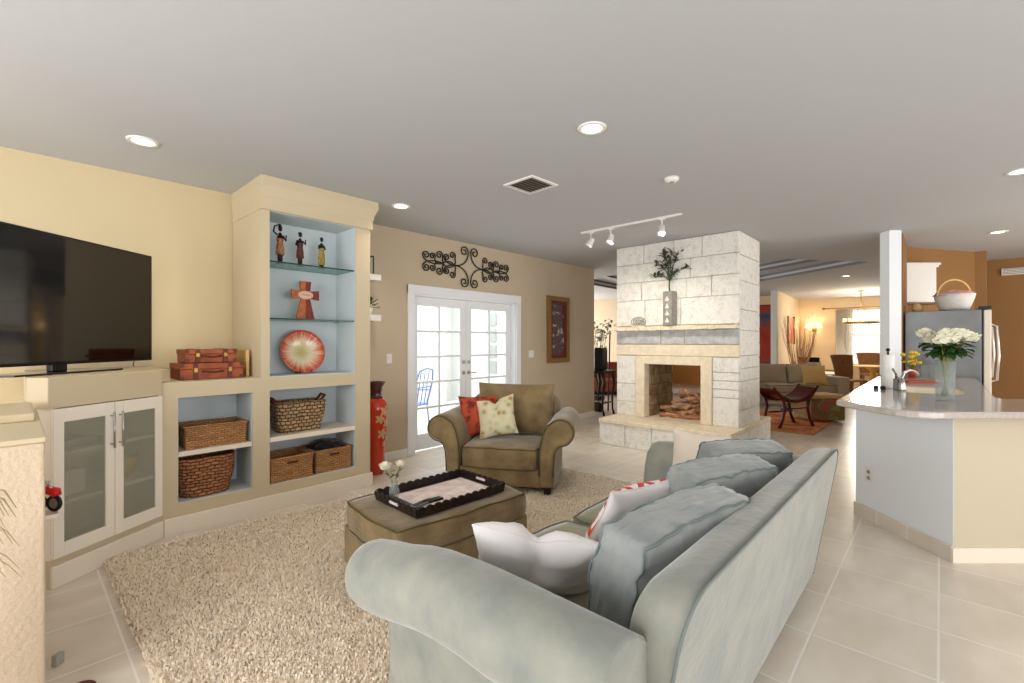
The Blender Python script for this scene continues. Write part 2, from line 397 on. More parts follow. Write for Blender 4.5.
def cushion_bm(w, d, h, n=14, crown=.03, soft=.06, wr=.01, seed=0, sag=0):
    """boxed cushion: w in x, d in y, h in z, centred in x,y, base z=0; returns bm and the two seam loops"""
    bm = nb(); r = bmesh.ops.create_cube(bm, size=2)
    bmesh.ops.subdivide_edges(bm, edges=bm.edges, cuts=n, use_grid_fill=True)
    def f(c):
        u, v, s = c
        q = max(abs(u), abs(v))
        # rounded corners in plan
        k = 1-.06*(u*u*v*v)
        x = w/2*u*k*(1+.012*(1-s*s)); y = d/2*v*k*(1+.02*(1-s*s))
        z = h/2*s*(1-soft*(abs(u)**6+abs(v)**6)/2)+crown*s*(1-u*u)*(1-v*v)
        nz = noise.noise(Vector((u*2+seed, v*2, s*2)))+.5*noise.noise(Vector((u*5+seed, v*5, s*4)))
        z += nz*wr*s-sag*(1-u*u)*(1-v*v); x += .6*wr*noise.noise(Vector((u*6, s*5, v*6+seed))); y += .6*wr*noise.noise(Vector((s*5, u*6+seed, v*6)))
        return Vector((x, y, z+h/2))
    for v in bm.verts: v.co = f(v.co)
    for fc in bm.faces: fc.smooth = True
    loops = []
    for s in (-1, 1):
        L = []; m = 24
        for i in range(m): L.append(f((-1+2*i/m, -1, s)))
        for i in range(m): L.append(f((1, -1+2*i/m, s)))
        for i in range(m): L.append(f((1-2*i/m, 1, s)))
        for i in range(m): L.append(f((-1, 1-2*i/m, s)))
        loops.append(L)
    return bm, loops
def sweep(bm, prof, ys, insets, cap=True):
    """profile points (x,z) closed loop, swept along y; insets shrink the outline (rounding the ends)"""
    n = len(prof); P = [Vector(p) for p in prof]; nr = []
    area2 = sum(P[i].x*P[(i+1) % n].y-P[(i+1) % n].x*P[i].y for i in range(n))
    sg = 1 if area2 > 0 else -1
    for i in range(n):
        t = (P[(i+1) % n]-P[i-1]).normalized(); nr.append(Vector((t.y, -t.x))*sg)
    rings = []
    for y, s in zip(ys, insets): rings.append([bm.verts.new((P[i].x-nr[i].x*s, y, P[i].y-nr[i].y*s)) for i in range(n)])
    for a, b in zip(rings[:-1], rings[1:]):
        for k in range(n): bm.faces.new((a[k], a[(k+1) % n], b[(k+1) % n], b[k])).smooth = True
    if cap: bm.faces.new(rings[0][::-1]); bm.faces.new(rings[-1])
    return rings
def spiral(cx, cz, r0, r1, a0, turns, n=26):
    return [(cx+(r0+(r1-r0)*k/n)*math.cos(a0+turns*2*PI*k/n), cz+(r0+(r1-r0)*k/n)*math.sin(a0+turns*2*PI*k/n)) for k in range(n+1)]
def frame_bm(bm, w, h, t, d, z0=0, bev=.003):
    """rectangular frame centred in x, front at y=-d/2"""
    box(bm, -w/2, -w/2+t, -d/2, d/2, z0, z0+h, bev); box(bm, w/2-t, w/2, -d/2, d/2, z0, z0+h, bev)
    box(bm, -w/2+t, w/2-t, -d/2, d/2, z0, z0+t, bev); box(bm, -w/2+t, w/2-t, -d/2, d/2, z0+h-t, z0+h, bev)
M['olive_seat'] = mat('velvet_seat_olive', (150, 146, 116), .8, c2=(124, 118, 88), vscale=6, bump=.25, bscale=26, sheen=.5, detail=7, lo=.3, hi=.7)
M['floral'] = pattern_mat('floral_print', [(0, (196, 84, 60)), (.12, (204, 110, 84)), (.2, (158, 160, 112)), (.42, (204, 196, 158)), (1, (220, 208, 176))], 'VORONOI', 13, distort=1)
def chain_mat():
    """white cloth whose +y face carries a coral zigzag print"""
    m = bpy.data.materials.new('coral_chain_print'); m.use_nodes = True; nt = m.node_tree; N = nt.nodes; L = nt.links
    p = N['Principled BSDF']; p.inputs['Roughness'].default_value = .85
    tc = N.new('ShaderNodeTexCoord'); s = N.new('ShaderNodeSeparateXYZ'); L.new(tc.outputs['UV'], s.inputs[0])
    def mth(op, a, b=None):
        n = N.new('ShaderNodeMath'); n.operation = op
        for i, x in enumerate((a, b)):
            if x is None: continue
            if isinstance(x, (int, float)): n.inputs[i].default_value = x
            else: L.new(x, n.inputs[i])
        return n.outputs[0]
    pp = mth('PINGPONG', mth('MULTIPLY', s.outputs[0], 14), 1)
    f = mth('FRACT', mth('ADD', mth('MULTIPLY', s.outputs[1], 11), pp))
    st = mth('LESS_THAN', f, .55)
    mx = N.new('ShaderNodeMix'); mx.data_type = 'RGBA'; L.new(st, mx.inputs[0]); mx.inputs[6].default_value = (*col_of((234, 226, 220)), 1); mx.inputs[7].default_value = (*col_of((206, 74, 52)), 1)
    L.new(mx.outputs[2], p.inputs['Base Color']); return m
M['chain'] = chain_mat()
M['canvas'] = pattern_mat('dark_canvas', [(0, (40, 24, 28)), (.4, (104, 52, 44)), (.55, (60, 70, 88)), (.62, (206, 178, 150)), (1, (60, 34, 60))], 'NOISE', 7, .5, distort=1.2)
M['pink'] = pattern_mat('pink_cloth', [(0, (120, 50, 50)), (.45, (196, 130, 130)), (1, (232, 200, 196))], 'NOISE', 12)
M['rugpat'] = pattern_mat('orange_rug', [(0, (110, 40, 28)), (.42, (196, 96, 44)), (.55, (214, 150, 84)), (1, (150, 60, 36))], 'NOISE', 2.2, .95, distort=1.5)
M['floral_dark'] = pattern_mat('floral_green', [(0, (150, 44, 40)), (.42, (178, 96, 70)), (.5, (104, 108, 60)), (.62, (150, 142, 86)), (1, (90, 92, 52))], 'NOISE', 9, .85, distort=.8)
M['stripe'] = pattern_mat('striped_cloth', [(0, (30, 28, 30)), (.28, (36, 34, 36)), (.34, (232, 226, 220)), (1, (238, 232, 226))], 'WAVE', 1.3, .85)
M['fireart'] = pattern_mat('fire_canvas', [(0, (160, 40, 20)), (.45, (224, 96, 30)), (.6, (246, 176, 96)), (1, (196, 60, 30))], 'NOISE', 3, .6, distort=.6, mapping=((3, 1, 1), (0, 0, 0)))
M['tapestry'] = pattern_mat('tapestry_cloth', [(0, (120, 30, 20)), (.48, (168, 60, 34)), (.56, (70, 80, 110)), (1, (40, 26, 36))], 'NOISE', 1.6, .8, distort=.3)
M['twig'] = mat('pale_twig', (206, 166, 132), .8)
M['leaf_silver'] = mat('leaf_silver', (176, 190, 176), .5, var=.3, vscale=20)
M['piping_soft'] = mat('piping_soft', (112, 122, 118), .8)

M['builtin'] = mat('built_in_cream', (204, 187, 155), .7)
M['wall_amber'] = mat('wall_amber', (214, 150, 80), .85)

M['dry_grass'] = mat('dry_grass', (170, 150, 118), .8)
def pit(m, scale=34, amount=.55, cut=.13, w=.55):
    nt = m.node_tree; N = nt.nodes; L = nt.links; p = N['Principled BSDF']; src = p.inputs['Base Color'].links[0].from_socket
    tc = N.new('ShaderNodeTexCoord'); nz = N.new('ShaderNodeTexNoise'); nz.inputs['Scale'].default_value = 3.5; L.new(tc.outputs['Object'], nz.inputs['Vector'])
    v = N.new('ShaderNodeTexVoronoi'); v.inputs['Scale'].default_value = scale; L.new(tc.outputs['Object'], v.inputs['Vector'])
    a = N.new('ShaderNodeMath'); a.operation = 'MULTIPLY_ADD'; a.inputs[1].default_value = -w; L.new(nz.outputs['Fac'], a.inputs[0]); L.new(v.outputs['Distance'], a.inputs[2])
    r = N.new('ShaderNodeValToRGB'); r.color_ramp.elements[0].position = 0; r.color_ramp.elements[1].position = cut
    r.color_ramp.elements[0].color = (1-amount, 1-amount, 1-amount*1.05, 1); r.color_ramp.elements[1].color = (1, 1, 1, 1); L.new(a.outputs[0], r.inputs['Fac'])
    mu = N.new('ShaderNodeMix'); mu.data_type = 'RGBA'; mu.blend_type = 'MULTIPLY'; mu.inputs[0].default_value = 1
    L.new(src, mu.inputs[6]); L.new(r.outputs['Color'], mu.inputs[7]); L.new(mu.outputs[2], p.inputs['Base Color'])
pit(M['stone'], 46, .26, .03, .42); pit(M['stone_grey'], 50, .3, .05, .42); pit(M['stone_smooth'], 60, .2, .02, .42)
# ============================================================ SETTING
XW = 7.53; YB = 4.84
bm = nb(); prism(bm, [(-3, -4), (18.2, -4), (18.2, 9.9), (XW-.15, 9.9), (XW-.15, 4.99), (-3, 4.99)], -.12, 0); struct('floor', bm, 'floor')
bm = nb(); prism(bm, [(-3, 4.99), (XW-.15, 4.99), (XW-.15, 9.9), (-3, 9.9)], -.12, -.015); struct('floor_patio', bm, 'patio')
# ceiling with an octagonal tray beyond the fireplace
def ring_faces(bm, a, b, mi=0):
    n = len(a)
    for i in range(n):
        f = bm.faces.new((a[i], a[(i+1) % n], b[(i+1) % n], b[i])); f.material_index = mi
bm = nb()
outer = [(-3, -4), (18.2, -4), (18.2, 9.9), (XW-.15, 9.9), (XW-.15, 4.99), (-3, 4.99)]
tray = [(8.38, 2.1), (10.03, .885), (11.55, 2.92), (12.0, 5.0), (11.2, 6.25), (9.1, 6.15), (8.45, 5.2)]
def loop(bm, pts, z):
    v = [bm.verts.new((x, y, z)) for x, y in pts]; e = [bm.edges.new((v[i], v[(i+1) % len(v)])) for i in range(len(v))]; return v, e
vo, eo = loop(bm, outer, CEIL); vt, et = loop(bm, tray, CEIL)
bmesh.ops.triangle_fill(bm, edges=eo+et, use_beauty=True)
tc_ = Vector((sum(p[0] for p in tray)/7, sum(p[1] for p in tray)/7))
def shrink(pts, d): return [tuple(Vector(p)+(tc_-Vector(p)).normalized()*d) for p in pts]
prev = vt; z = CEIL
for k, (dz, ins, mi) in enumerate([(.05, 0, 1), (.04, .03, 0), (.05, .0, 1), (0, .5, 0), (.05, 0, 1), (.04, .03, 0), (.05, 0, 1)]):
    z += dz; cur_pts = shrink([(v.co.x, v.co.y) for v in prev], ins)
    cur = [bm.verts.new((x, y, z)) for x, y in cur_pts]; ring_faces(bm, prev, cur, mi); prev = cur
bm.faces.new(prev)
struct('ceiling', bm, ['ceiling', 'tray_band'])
bm = nb(); box(bm, -3, 18.2, -4, 9.9, 3.2, 3.3); struct('roof', bm, 'ceiling')
# back wall: yellow stretch behind the television, beige stretch with the french doors
bm = nb(); box(bm, -3, 1.39, YB, 4.99, 0, CEIL); struct('wall_left', bm, 'wall_yellow')
DX0, DX1, DZ = 3.40, 5.32, 2.03
bm = nb(); box(bm, 1.39, DX0, YB, 4.99, 0, CEIL); box(bm, DX1, XW, YB, 4.99, 0, CEIL); box(bm, DX0, DX1, YB, 4.99, DZ, CEIL)
struct('wall_back', bm, 'wall_beige')
bm = nb(); box(bm, XW-.15, XW, 4.99, 9.9, 0, CEIL+.4); struct('wall_patio_side', bm, 'wall_pale')
bm = nb(); box(bm, 2.39, DX0-.09, YB-.014, YB, 0, .1, .004); box(bm, DX1+.09, XW, YB-.014, YB, 0, .1, .004); box(bm, XW, XW+.014, YB-.014, 4.99, 0, .1, .004)
struct('baseboard_back', bm, 'trim')
# walls behind the camera and to the side, with openings added to let light in
bm = nb(); box(bm, -3.15, -3, -4, .0-.9, 0, CEIL); box(bm, -3.15, -3, 4.1, 4.99, 0, CEIL); box(bm, -3.15, -3, -.9, 4.1, 2.55, CEIL); struct('wall_rear', bm, 'wall_beige')
bm = nb(); box(bm, -3, -1, -4.15, -4, 0, CEIL); box(bm, 3.4, 5.4, -4.15, -4, 0, CEIL); box(bm, 9.6, 18.2, -4.15, -4, 0, CEIL)
box(bm, -1, 3.4, -4.15, -4, 2.45, CEIL); box(bm, 5.4, 9.6, -4.15, -4, 2.45, CEIL); box(bm, 5.4, 9.6, -4.15, -4, 0, .9); struct('wall_side', bm, 'wall_orange')
# kitchen
a0, a1, a2 = Vector((8.75, .38)), Vector((10.05, -.42)), Vector((11.3, -.42))
def wall_seg(name, p, q, th, z0, z1, m, right=True):
    d = (q-p).normalized(); nrm = Vector((-d.y, d.x))*th
    bm = nb(); prism(bm, [tuple(p), tuple(q), tuple(q+nrm), tuple(p+nrm)], z0, z1); return struct(name, bm, m)
wall_seg('wall_kitchen_back', a0, a1, .15, 0, CEIL, 'wall_orange')
bm = nb(); box(bm, 11.2, 11.35, -4, -.3, 0, CEIL); struct('wall_kitchen_end', bm, 'wall_orange')
bm = nb(); box(bm, 10.0, 10.14, -.52, -.36, 0, CEIL, .01); struct('trim_1', bm, 'wall_orange')
bm = nb(); box(bm, 10.0, 11.3, -.36, -.24, 0, CEIL); struct('wall_kitchen_return', bm, 'wall_orange')
bm = nb(); box(bm, 7.62, 8.8, .345, .46, 0, CEIL); struct('wall_kitchen_side', bm, 'wall_orange')
# far dining room
bm = nb(); prism(bm, [(13.9, 3.2), (17.85, 3.45), (17.85, 3.6), (13.9, 3.31)], 0, CEIL); struct('wall_dining_left', bm, 'wall_peach')
WY0, WY1, WZ0, WZ1 = .75, 2.02, .72, 2.42
bm = nb(); box(bm, 17.75, 17.9, WY1, 3.45, 0, CEIL); box(bm, 17.75, 17.9, -4, WY0, 0, CEIL); box(bm, 17.75, 17.9, WY0, WY1, 0, WZ0); box(bm, 17.75, 17.9, WY0, WY1, WZ1, CEIL)
struct('wall_dining_end', bm, 'wall_peach')
bm = nb(); box(bm, 13.75, 13.9, 3.17, 3.32, 0, CEIL, .01); struct('trim_3', bm, 'wall_pale')
bm = nb(); box(bm, 15.4, 15.55, 3.6, 9.9, 0, CEIL); struct('wall_far_room', bm, 'wall_peach')
bm = nb(); box(bm, 13.0, 15.4, 6.9, 9.9, 0, CEIL); struct('wall_far_projection', bm, 'wall_beige')
bm = nb(); box(bm, 15.3, 15.4, 5.4, 6.7, 0, CEIL); struct('wall_far_amber', bm, 'wall_amber')
bm = nb(); box(bm, XW, 8.6, 9.75, 9.9, 0, CEIL); box(bm, 13, 15.5, 9.75, 9.9, 0, CEIL); box(bm, 8.6, 13, 9.75, 9.9, 2.5, CEIL); struct('wall_far_side', bm, 'wall_peach')
# dining window: frame, lower shade, upper glass with trees behind
bm = nb()
box(bm, 17.72, 17.8, WY0, WY0+.05, WZ0, WZ1); box(bm, 17.72, 17.8, WY1-.05, WY1, WZ0, WZ1); box(bm, 17.72, 17.8, WY0+.05, WY1-.05, WZ0, WZ0+.05)
box(bm, 17.72, 17.8, WY0+.05, WY1-.05, WZ1-.05, WZ1); box(bm, 17.74, 17.79, WY0+.05, WY1-.05, 1.62, 1.67)
for y in (1.17, 1.6): box(bm, 17.75, 17.78, y-.012, y+.012, WZ0, WZ1)
w = struct('window_1', bm, 'trim')
bm = nb(); box(bm, 17.765, 17.775, WY0+.05, WY1-.05, WZ0+.05, WZ1-.05); struct('window_pane', bm, 'pane', parent=w)

# ============================================================ FRENCH DOORS
bm = nb()
for s0, s1 in ((DX0-.09, DX0+.012), (DX1-.012, DX1+.09)): box(bm, s0, s1, YB-.025, YB+.01, 0, DZ+.09, .006)
box(bm, DX0-.09, DX1+.09, YB-.03, YB+.01, DZ-.012, DZ+.1, .006)
box(bm, DX0, DX0+.03, YB, 4.99, 0, DZ); box(bm, DX1-.03, DX1, YB, 4.99, 0, DZ); box(bm, DX0, DX1, YB, 4.99, DZ-.03, DZ)
struct('trim_4', bm, 'door_white')
def door_leaf(name, x0, x1, handle):
    w = x1-x0; yd0, yd1 = 4.93, 4.97; st = .105
    bm = nb(); t, b = DZ-.035, .02
    box(bm, x0, x0+st, yd0, yd1, b, t, .003); box(bm, x1-st, x1, yd0, yd1, b, t, .003)
    box(bm, x0+st, x1-st, yd0, yd1, b, b+.2, .003); box(bm, x0+st, x1-st, yd0, yd1, t-.11, t, .003)
    o = struct(name, bm, 'door_white')
    gz0, gz1 = b+.2, t-.11; mb = nb()
    mx = (x0+x1)/2; box(mb, mx-.014, mx+.014, yd0+.006, yd1-.006, gz0, gz1)
    for k in range(1, 5):
        z = gz0+(gz1-gz0)*k/5; box(mb, x0+st, x1-st, yd0+.008, yd1-.008, z-.014, z+.014)
    obj('muntins', mb, 'door_white', o)
    g = nb(); box(g, x0+st, x1-st, 4.947, 4.953, gz0, gz1); obj('glass', g, 'pane', o)
    h = nb(); hx = x1-.045 if handle == 'r' else x0+.045; s = -1 if handle == 'r' else 1
    cyl(h, (hx, yd0, .98), (hx, yd0-.01, .98), .028, 14); cyl(h, (hx, yd0, 1.13), (hx, yd0-.018, 1.13), .025, 14)
    if handle == 'l':
        tube(h, [(hx, yd0-.01, .98), (hx, yd0-.05, .98), (hx+.02, yd0-.055, .98), (hx+.11, yd0-.05, .975)], .009, 8)
    obj('handle', h, 'chrome', o)
    hb = nb(); box(hb, mx+.2 if handle == 'r' else mx-.2, (mx+.2 if handle == 'r' else mx-.2)+.02, yd0-.012, yd0, t-.05, t-.02); hb.free()
    return o
mid = (DX0+DX1)/2
door_leaf('door_1', DX0+.03, mid-.002, 'r'); door_leaf('door_2', mid+.002, DX1-.03, 'l')
# patio seen through the glass
bm = nb(); box(bm, -3, XW-.15, 8.9, 9.05, -.015, 3.4)
struct('wall_patio_back', bm, 'patio_wall')
bm = nb()
for x in (3.2, 4.35, 5.5, 6.9): box(bm, x-.09, x+.09, 8.6, 8.9, -.015, 3.3)
struct('trim_5', bm, 'trim')
bm = nb()
for x0, x1 in ((3.7, 3.95), (4.8, 5.0), (5.95, 6.12)): box(bm, x0, x1, 8.86, 8.9, .1, 2.5)
struct('window_2', bm, 'patio_pane')
bm = nb()
for y0 in (6.3, 7.3):
    for k in range(5): box(bm, XW-.19, XW-.15, y0, y0+.30, .7+k*.36, .98+k*.36)
struct('window_3', bm, 'patio_pane')

# ============================================================ BUILT-IN SHELVES
FY = 4.12; NB = 4.51
t = thing('built_in_shelving', 'built-in beige shelving with a tall pale blue niche and low cubbies beside the television', 'shelving', (1.56, 4.5, 0))
bm = nb()
box(bm, .73, .825, FY, YB-.01, 0, 1.12); box(bm, 1.33, 1.39, FY, YB-.01, 0, 1.12); box(bm, .825, 1.33, FY, YB-.01, 0, .22); box(bm, .825, 1.33, FY, YB-.01, 1.005, 1.12)
box(bm, .825, 1.33, NB+.01, YB-.01, .22, 1.005)
obj('low_cabinet', bm, 'builtin', t, world=True)
bm = nb()
box(bm, 1.39, 1.46, FY, YB-.01, 0, 2.78); box(bm, 2.24, 2.39, FY, YB-.01, 0, 2.78)
box(bm, 1.46, 2.24, FY, YB-.01, 0, .21); box(bm, 1.46, 2.24, FY, YB-.01, 1.01, 1.12); box(bm, 1.46, 2.24, FY, YB-.01, 2.52, 2.78)
box(bm, 1.46, 2.24, NB+.01, YB-.01, .21, 2.6)
obj('tower', bm, 'builtin', t, world=True)
def lining(x0, x1, z0, z1, name):
    bm = nb(); e = .004
    box(bm, x0, x0+e, FY+.012, NB+.01, z0, z1); box(bm, x1-e, x1, FY+.012, NB+.01, z0, z1)
    box(bm, x0, x1, NB+.004, NB+.01, z0, z1); box(bm, x0, x1, FY+.012, NB+.01, z1-e, z1); box(bm, x0, x1, FY+.012, NB+.01, z0, z0+e)
    obj(name, bm, 'niche', t, world=True)
lining(.825, 1.33, .22, 1.005, 'cubby_lining'); lining(1.46, 2.24, .21, 1.01, 'cubby_lining'); lining(1.46, 2.24, 1.12, 2.52, 'niche_lining')
bm = nb(); box(bm, .829, 1.326, FY+.008, NB, .565, .60, .003); obj('shelf', bm, 'trim_cream', t, world=True)
bm = nb(); box(bm, 1.464, 2.236, FY+.008, NB, .57, .61, .003); obj('shelf', bm, 'trim_cream', t, world=True)
for z in (2.095, 1.61):
    bm = nb(); box(bm, 1.466, 2.234, FY+.03, NB, z, z+.01); o = obj('glass_shelf', bm, 'shelf_glass', t, world=True)
    bm = nb(); box(bm, 1.466, 2.234, FY+.024, FY+.03, z-.001, z+.011); obj('shelf_edge', bm, 'shelf_edge', o, world=False).location = (0, 0, 0)
    e = [c for c in o.children][0]
    for v in e.data.vertices: v.co = v.co-Vector((1.56, 4.5, 0))
# crown moulding
bm = nb()
prof = [(0, 2.52), (.018, 2.52), (.018, 2.60), (.026, 2.615), (.026, 2.64), (.05, 2.70), (.058, 2.715), (.058, 2.788), (0, 2.788)]
rings = []
for (x, y, sx, sy) in ((1.39, YB-.01, -.25, 0), (1.39, FY, -.25, -1), (2.39, FY, 1, -1), (2.39, YB-.01, 1, 0)):
    rings.append([bm.verts.new((x+sx*d, y+sy*d, z)) for d, z in prof])
for a, b in zip(rings[:-1], rings[1:]):
    for k in range(len(prof)): bm.faces.new((a[k], a[(k+1) % len(prof)], b[(k+1) % len(prof)], b[k]))
bm.faces.new(rings[0]); bm.faces.new(rings[-1])
obj('crown_moulding', bm, 'builtin', t, world=True)
A = Vector((.143, 3.731)); Bp = Vector((.728, 4.12)); 
dAB = (Bp-A).normalized(); nAB = Vector((dAB.y, -dAB.x))
bm = nb(); o_ = nAB*.018
box(bm, .74, 2.408, FY-.018, FY, 0, .13, .004); box(bm, 2.39, 2.408, FY, YB-.03, 0, .13, .004); obj('baseboard', bm, 'trim_cream', t, world=True)
# corner media cabinet
rz = math.atan2(dAB.y, dAB.x); LAB = (Bp-A).length
t = thing('corner_cabinet', 'cream corner media cabinet with two frosted glass doors under the television', 'cabinet', (A.x, A.y, 0), rz)
bm = nb(); e0 = (.09, YB-.01)
poly = [tuple(A), tuple(Bp), (.729, YB-.01), (.07, YB-.01), (.07, 3.80)]
def ins(bmx): pass
prism(bm, poly, 0, .165); obj('plinth', bm, 'builtin', t, world=True)
bm = nb(); nA = -nAB
pin = [tuple(A+nA*.32+dAB*0), tuple(Bp+nA*.32), (.729, YB-.01), (.07, YB-.01)]
prism(bm, pin, .165, 1.04); prism(bm, [tuple(A), tuple(A+dAB*.03), tuple(A+dAB*.03+nA*.33), tuple(A+nA*.33), (.07, 3.80)], .165, 1.04)
prism(bm, [tuple(Bp-dAB*.03), tuple(Bp), (.729, 4.6), tuple(Bp-dAB*.03+nA*.33)], .165, 1.04); obj('body', bm, 'trim_cream', t, world=True)
bm = nb(); off = nAB*.012
prism(bm, [tuple(A+off-dAB*.02), tuple(Bp+off-dAB*.008), (.7285, 4.14), (.7285, YB-.012), (.05, YB-.012), (.05, 3.78)], 1.035, 1.215, .006); prism(bm, [(.726, 4.125), (.79, 4.20), (.79, YB-.012), (.726, YB-.012)], 1.122, 1.213, .004); obj('top', bm, 'builtin', t, world=True)
for z in (.455, .745):
    bm = nb(); box(bm, .035, LAB-.035, .003, .31, z, z+.022); obj('shelf', bm, 'cream', t)
bm = nb(); box(bm, 0, LAB+.0, -.018, 0, 0, .13, .004); obj('baseboard', bm, 'trim_cream', t)
# things behind the frosted glass, vague
for x0, x1 in ((.003, LAB/2-.002), (LAB/2+.002, LAB-.012)):
    st = .055; y0, y1 = -.02, 0
    bm = nb(); box(bm, x0, x0+st, y0, y1, .17, 1.03, .002); box(bm, x1-st, x1, y0, y1, .17, 1.03, .002); box(bm, x0+st, x1-st, y0, y1, .17, .17+.08, .002); box(bm, x0+st, x1-st, y0, y1, 1.03-.08, 1.03, .002)
    d_ = obj('door', bm, 'cream', t)
    bm = nb(); box(bm, x0+st, x1-st, -.013, -.008, .25, .95); obj('glass_panel', bm, 'frost', d_)
    hx = x1-.025 if x0 < .1 else x0+.025
    bm = nb(); cyl(bm, (hx, -.05, .74), (hx, -.05, .97), .006); cyl(bm, (hx, -.02, .765), (hx, -.05, .765), .004, 8); cyl(bm, (hx, -.02, .945), (hx, -.05, .945), .004, 8); obj('handle', bm, 'chrome', d_)
def in_cab(name, label, cat, x, y, z, f, m):
    bm = nb(); f(bm); tt = obj(name, bm, m); tt.location = (A.x+dAB.x*x+nA.x*y, A.y+dAB.y*x+nA.y*y, z); tt.rotation_euler = (0, 0, rz); tag(tt, label, cat)
in_cab('media_player', 'flat silver media player behind the left frosted cabinet door', 'media player', .19, .16, .77, lambda b: box(b, -.13, .13, -.09, .09, 0, .05, .006), 'grey')
in_cab('storage_box', 'pale box on the middle shelf behind the left frosted door', 'box', .18, .16, .48, lambda b: box(b, -.07, .08, -.07, .07, 0, .15, .01), 'trim')
in_cab('yellow_bowl', 'yellow bowl on the middle shelf behind the right frosted door', 'bowl', .55, .16, .48, lambda b: lathe(b, [(.04, 0), (.08, .06), (.1, .14), (.09, .14), (.07, .06), (.03, .02)], 20), 'petal_y')
# stucco half wall at the left edge with its stepped cap
bm = nb(); box(bm, -.9, .085, 2.56, 3.72, 0, 1.028, .012, 3); struct('wall_half_left', bm, 'stucco')
bm = nb(); box(bm, -.9, .088, 2.555, 3.70, 1.028, 1.048, .006, 3); box(bm, -.9, .07, 3.1, 3.72, 1.048, 1.085, .012, 3); struct('trim_6', bm, 'builtin')

# ============================================================ FIREPLACE
FX0, FX1, FY0, FY1 = 6.06, 6.95, 1.81, 3.505
OY0, OY1, OZ0, OZ1 = 2.27, 3.05, .35, 1.105
t = thing('fireplace', 'white coral stone see-through fireplace with a raised hearth and rough mantel', 'fireplace', (6.5, 2.65, 0))
bm = nb(); e = .015
box(bm, FX0+e, FX1-e, FY0+e, OY0-.02, 0, CEIL); box(bm, FX0+e, FX1-e, OY1+.02, FY1-e, 0, CEIL)
box(bm, FX0+e, FX1-e, OY0-.02, OY1+.02, OZ1+.02, CEIL); box(bm, FX0+e, FX1-e, OY0-.02, OY1+.02, 0, OZ0-.001)
obj('core', bm, 'mortar', t, world=True)
R_ = random.Random(11)
def ashlar(u0, u1, z0, z1, put, holes=()):
    """random coursed blocks over a face; put(u0,u1,z0,z1)"""
    z = z0
    while z < z1-.01:
        h = min(R_.choice([.2, .26, .32, .36]), z1-z)
        if z1-(z+h) < .12: h = z1-z
        u = u0+0
        first = True
        while u < u1-.01:
            w = R_.uniform(.28, .8)
            if u1-(u+w) < .18: w = u1-u
            if h > .3 and R_.random() < .3:
                k = R_.randint(2, 3); w2 = min(w, .34)
                if u1-(u+w2) < .18: w2 = u1-u
                for i in range(k): put(u, u+w2, z+h*i/k, z+h*(i+1)/k)
                w = w2
            else: put(u, u+w, z, z+h)
            u += w
        z += h
g = .003
def mk(face):
    bm = nb()
    def put(u0, u1, z0, z1, face=face):
        pr = R_.uniform(0, .008)
        if face == 'front': box(bm, FX0-pr, FX0+.04, u0+g, u1-g, z0+g, z1-g, .006, 1)
        elif face == 'right': box(bm, u0+g, u1-g, FY0-pr, FY0+.04, z0+g, z1-g, .006, 1)
        elif face == 'left': box(bm, u0+g, u1-g, FY1-.04, FY1+pr, z0+g, z1-g, .006, 1)
        elif face == 'back': box(bm, FX1-.04, FX1+pr, u0+g, u1-g, z0+g, z1-g, .006, 1)
    return bm, put
bm, put = mk('front')
ashlar(FY0, FY1, 1.64, CEIL-.002, put); obj('chimney_blocks', bm, 'stone', t, world=True)
bm, put = mk('front'); ashlar(FY0, OY0-.14, .35, 1.22, put); obj('pilaster_blocks', bm, 'stone', t, world=True)
bm, put = mk('front'); ashlar(OY1+.14, FY1, .35, 1.22, put); obj('pilaster_blocks', bm, 'stone', t, world=True)
bm, put = mk('front'); ashlar(FY0, FY1, 1.38, 1.58, put); obj('grey_course', bm, 'stone_grey', t, world=True)
bm = nb(); box(bm, FX0-.012, FX0+.04, FY0, FY1, 1.225, 1.375, .006, 1); obj('lintel_course', bm, 'stone_smooth', t, world=True)
bm, put = mk('right'); ashlar(FX0+.04, FX1-.04, 0, CEIL-.002, put); obj('side_blocks', bm, 'stone', t, world=True)
bm, put = mk('left'); ashlar(FX0+.04, FX1-.04, 0, CEIL-.002, put); obj('side_blocks', bm, 'stone', t, world=True)
bm, put = mk('back'); ashlar(FY0, FY1, 1.2, CEIL-.002, put); ashlar(FY0, OY0-.02, .35, 1.2, put); ashlar(OY1+.02, FY1, .35, 1.2, put); obj('rear_blocks', bm, 'stone', t, world=True)
# surround of smooth cut stone
bm = nb(); x0, x1 = FX0-.035, FX0+.12
box(bm, x0, x1, OY0-.14, OY0, .352, 1.22, .008, 1); box(bm, x0, x1, OY1, OY1+.14, .352, 1.22, .008, 1); box(bm, x0, x1, OY0, OY1, OZ1, 1.22, .008, 1)
obj('surround', bm, 'stone_smooth', t, world=True)
bm = nb(); bh = .17
for s, y in ((0, OY0), (1, OY1)):
    for k in range(5):
        z0 = OZ0+k*.151
        for j in range(3):
            xa = FX0+.12+j*.25+(.08 if k % 2 else 0); box(bm, xa+.003, min(xa+.25, FX1-.0)-.003, y-.03 if s == 0 else y-.012, y+.012 if s == 0 else y+.03, z0+.003, z0+.148, .004, 1)
box(bm, FX0+.1, FX1, OY0, OY1, OZ1, OZ1+.03); obj('firebox_lining', bm, 'firebrick', t, world=True)
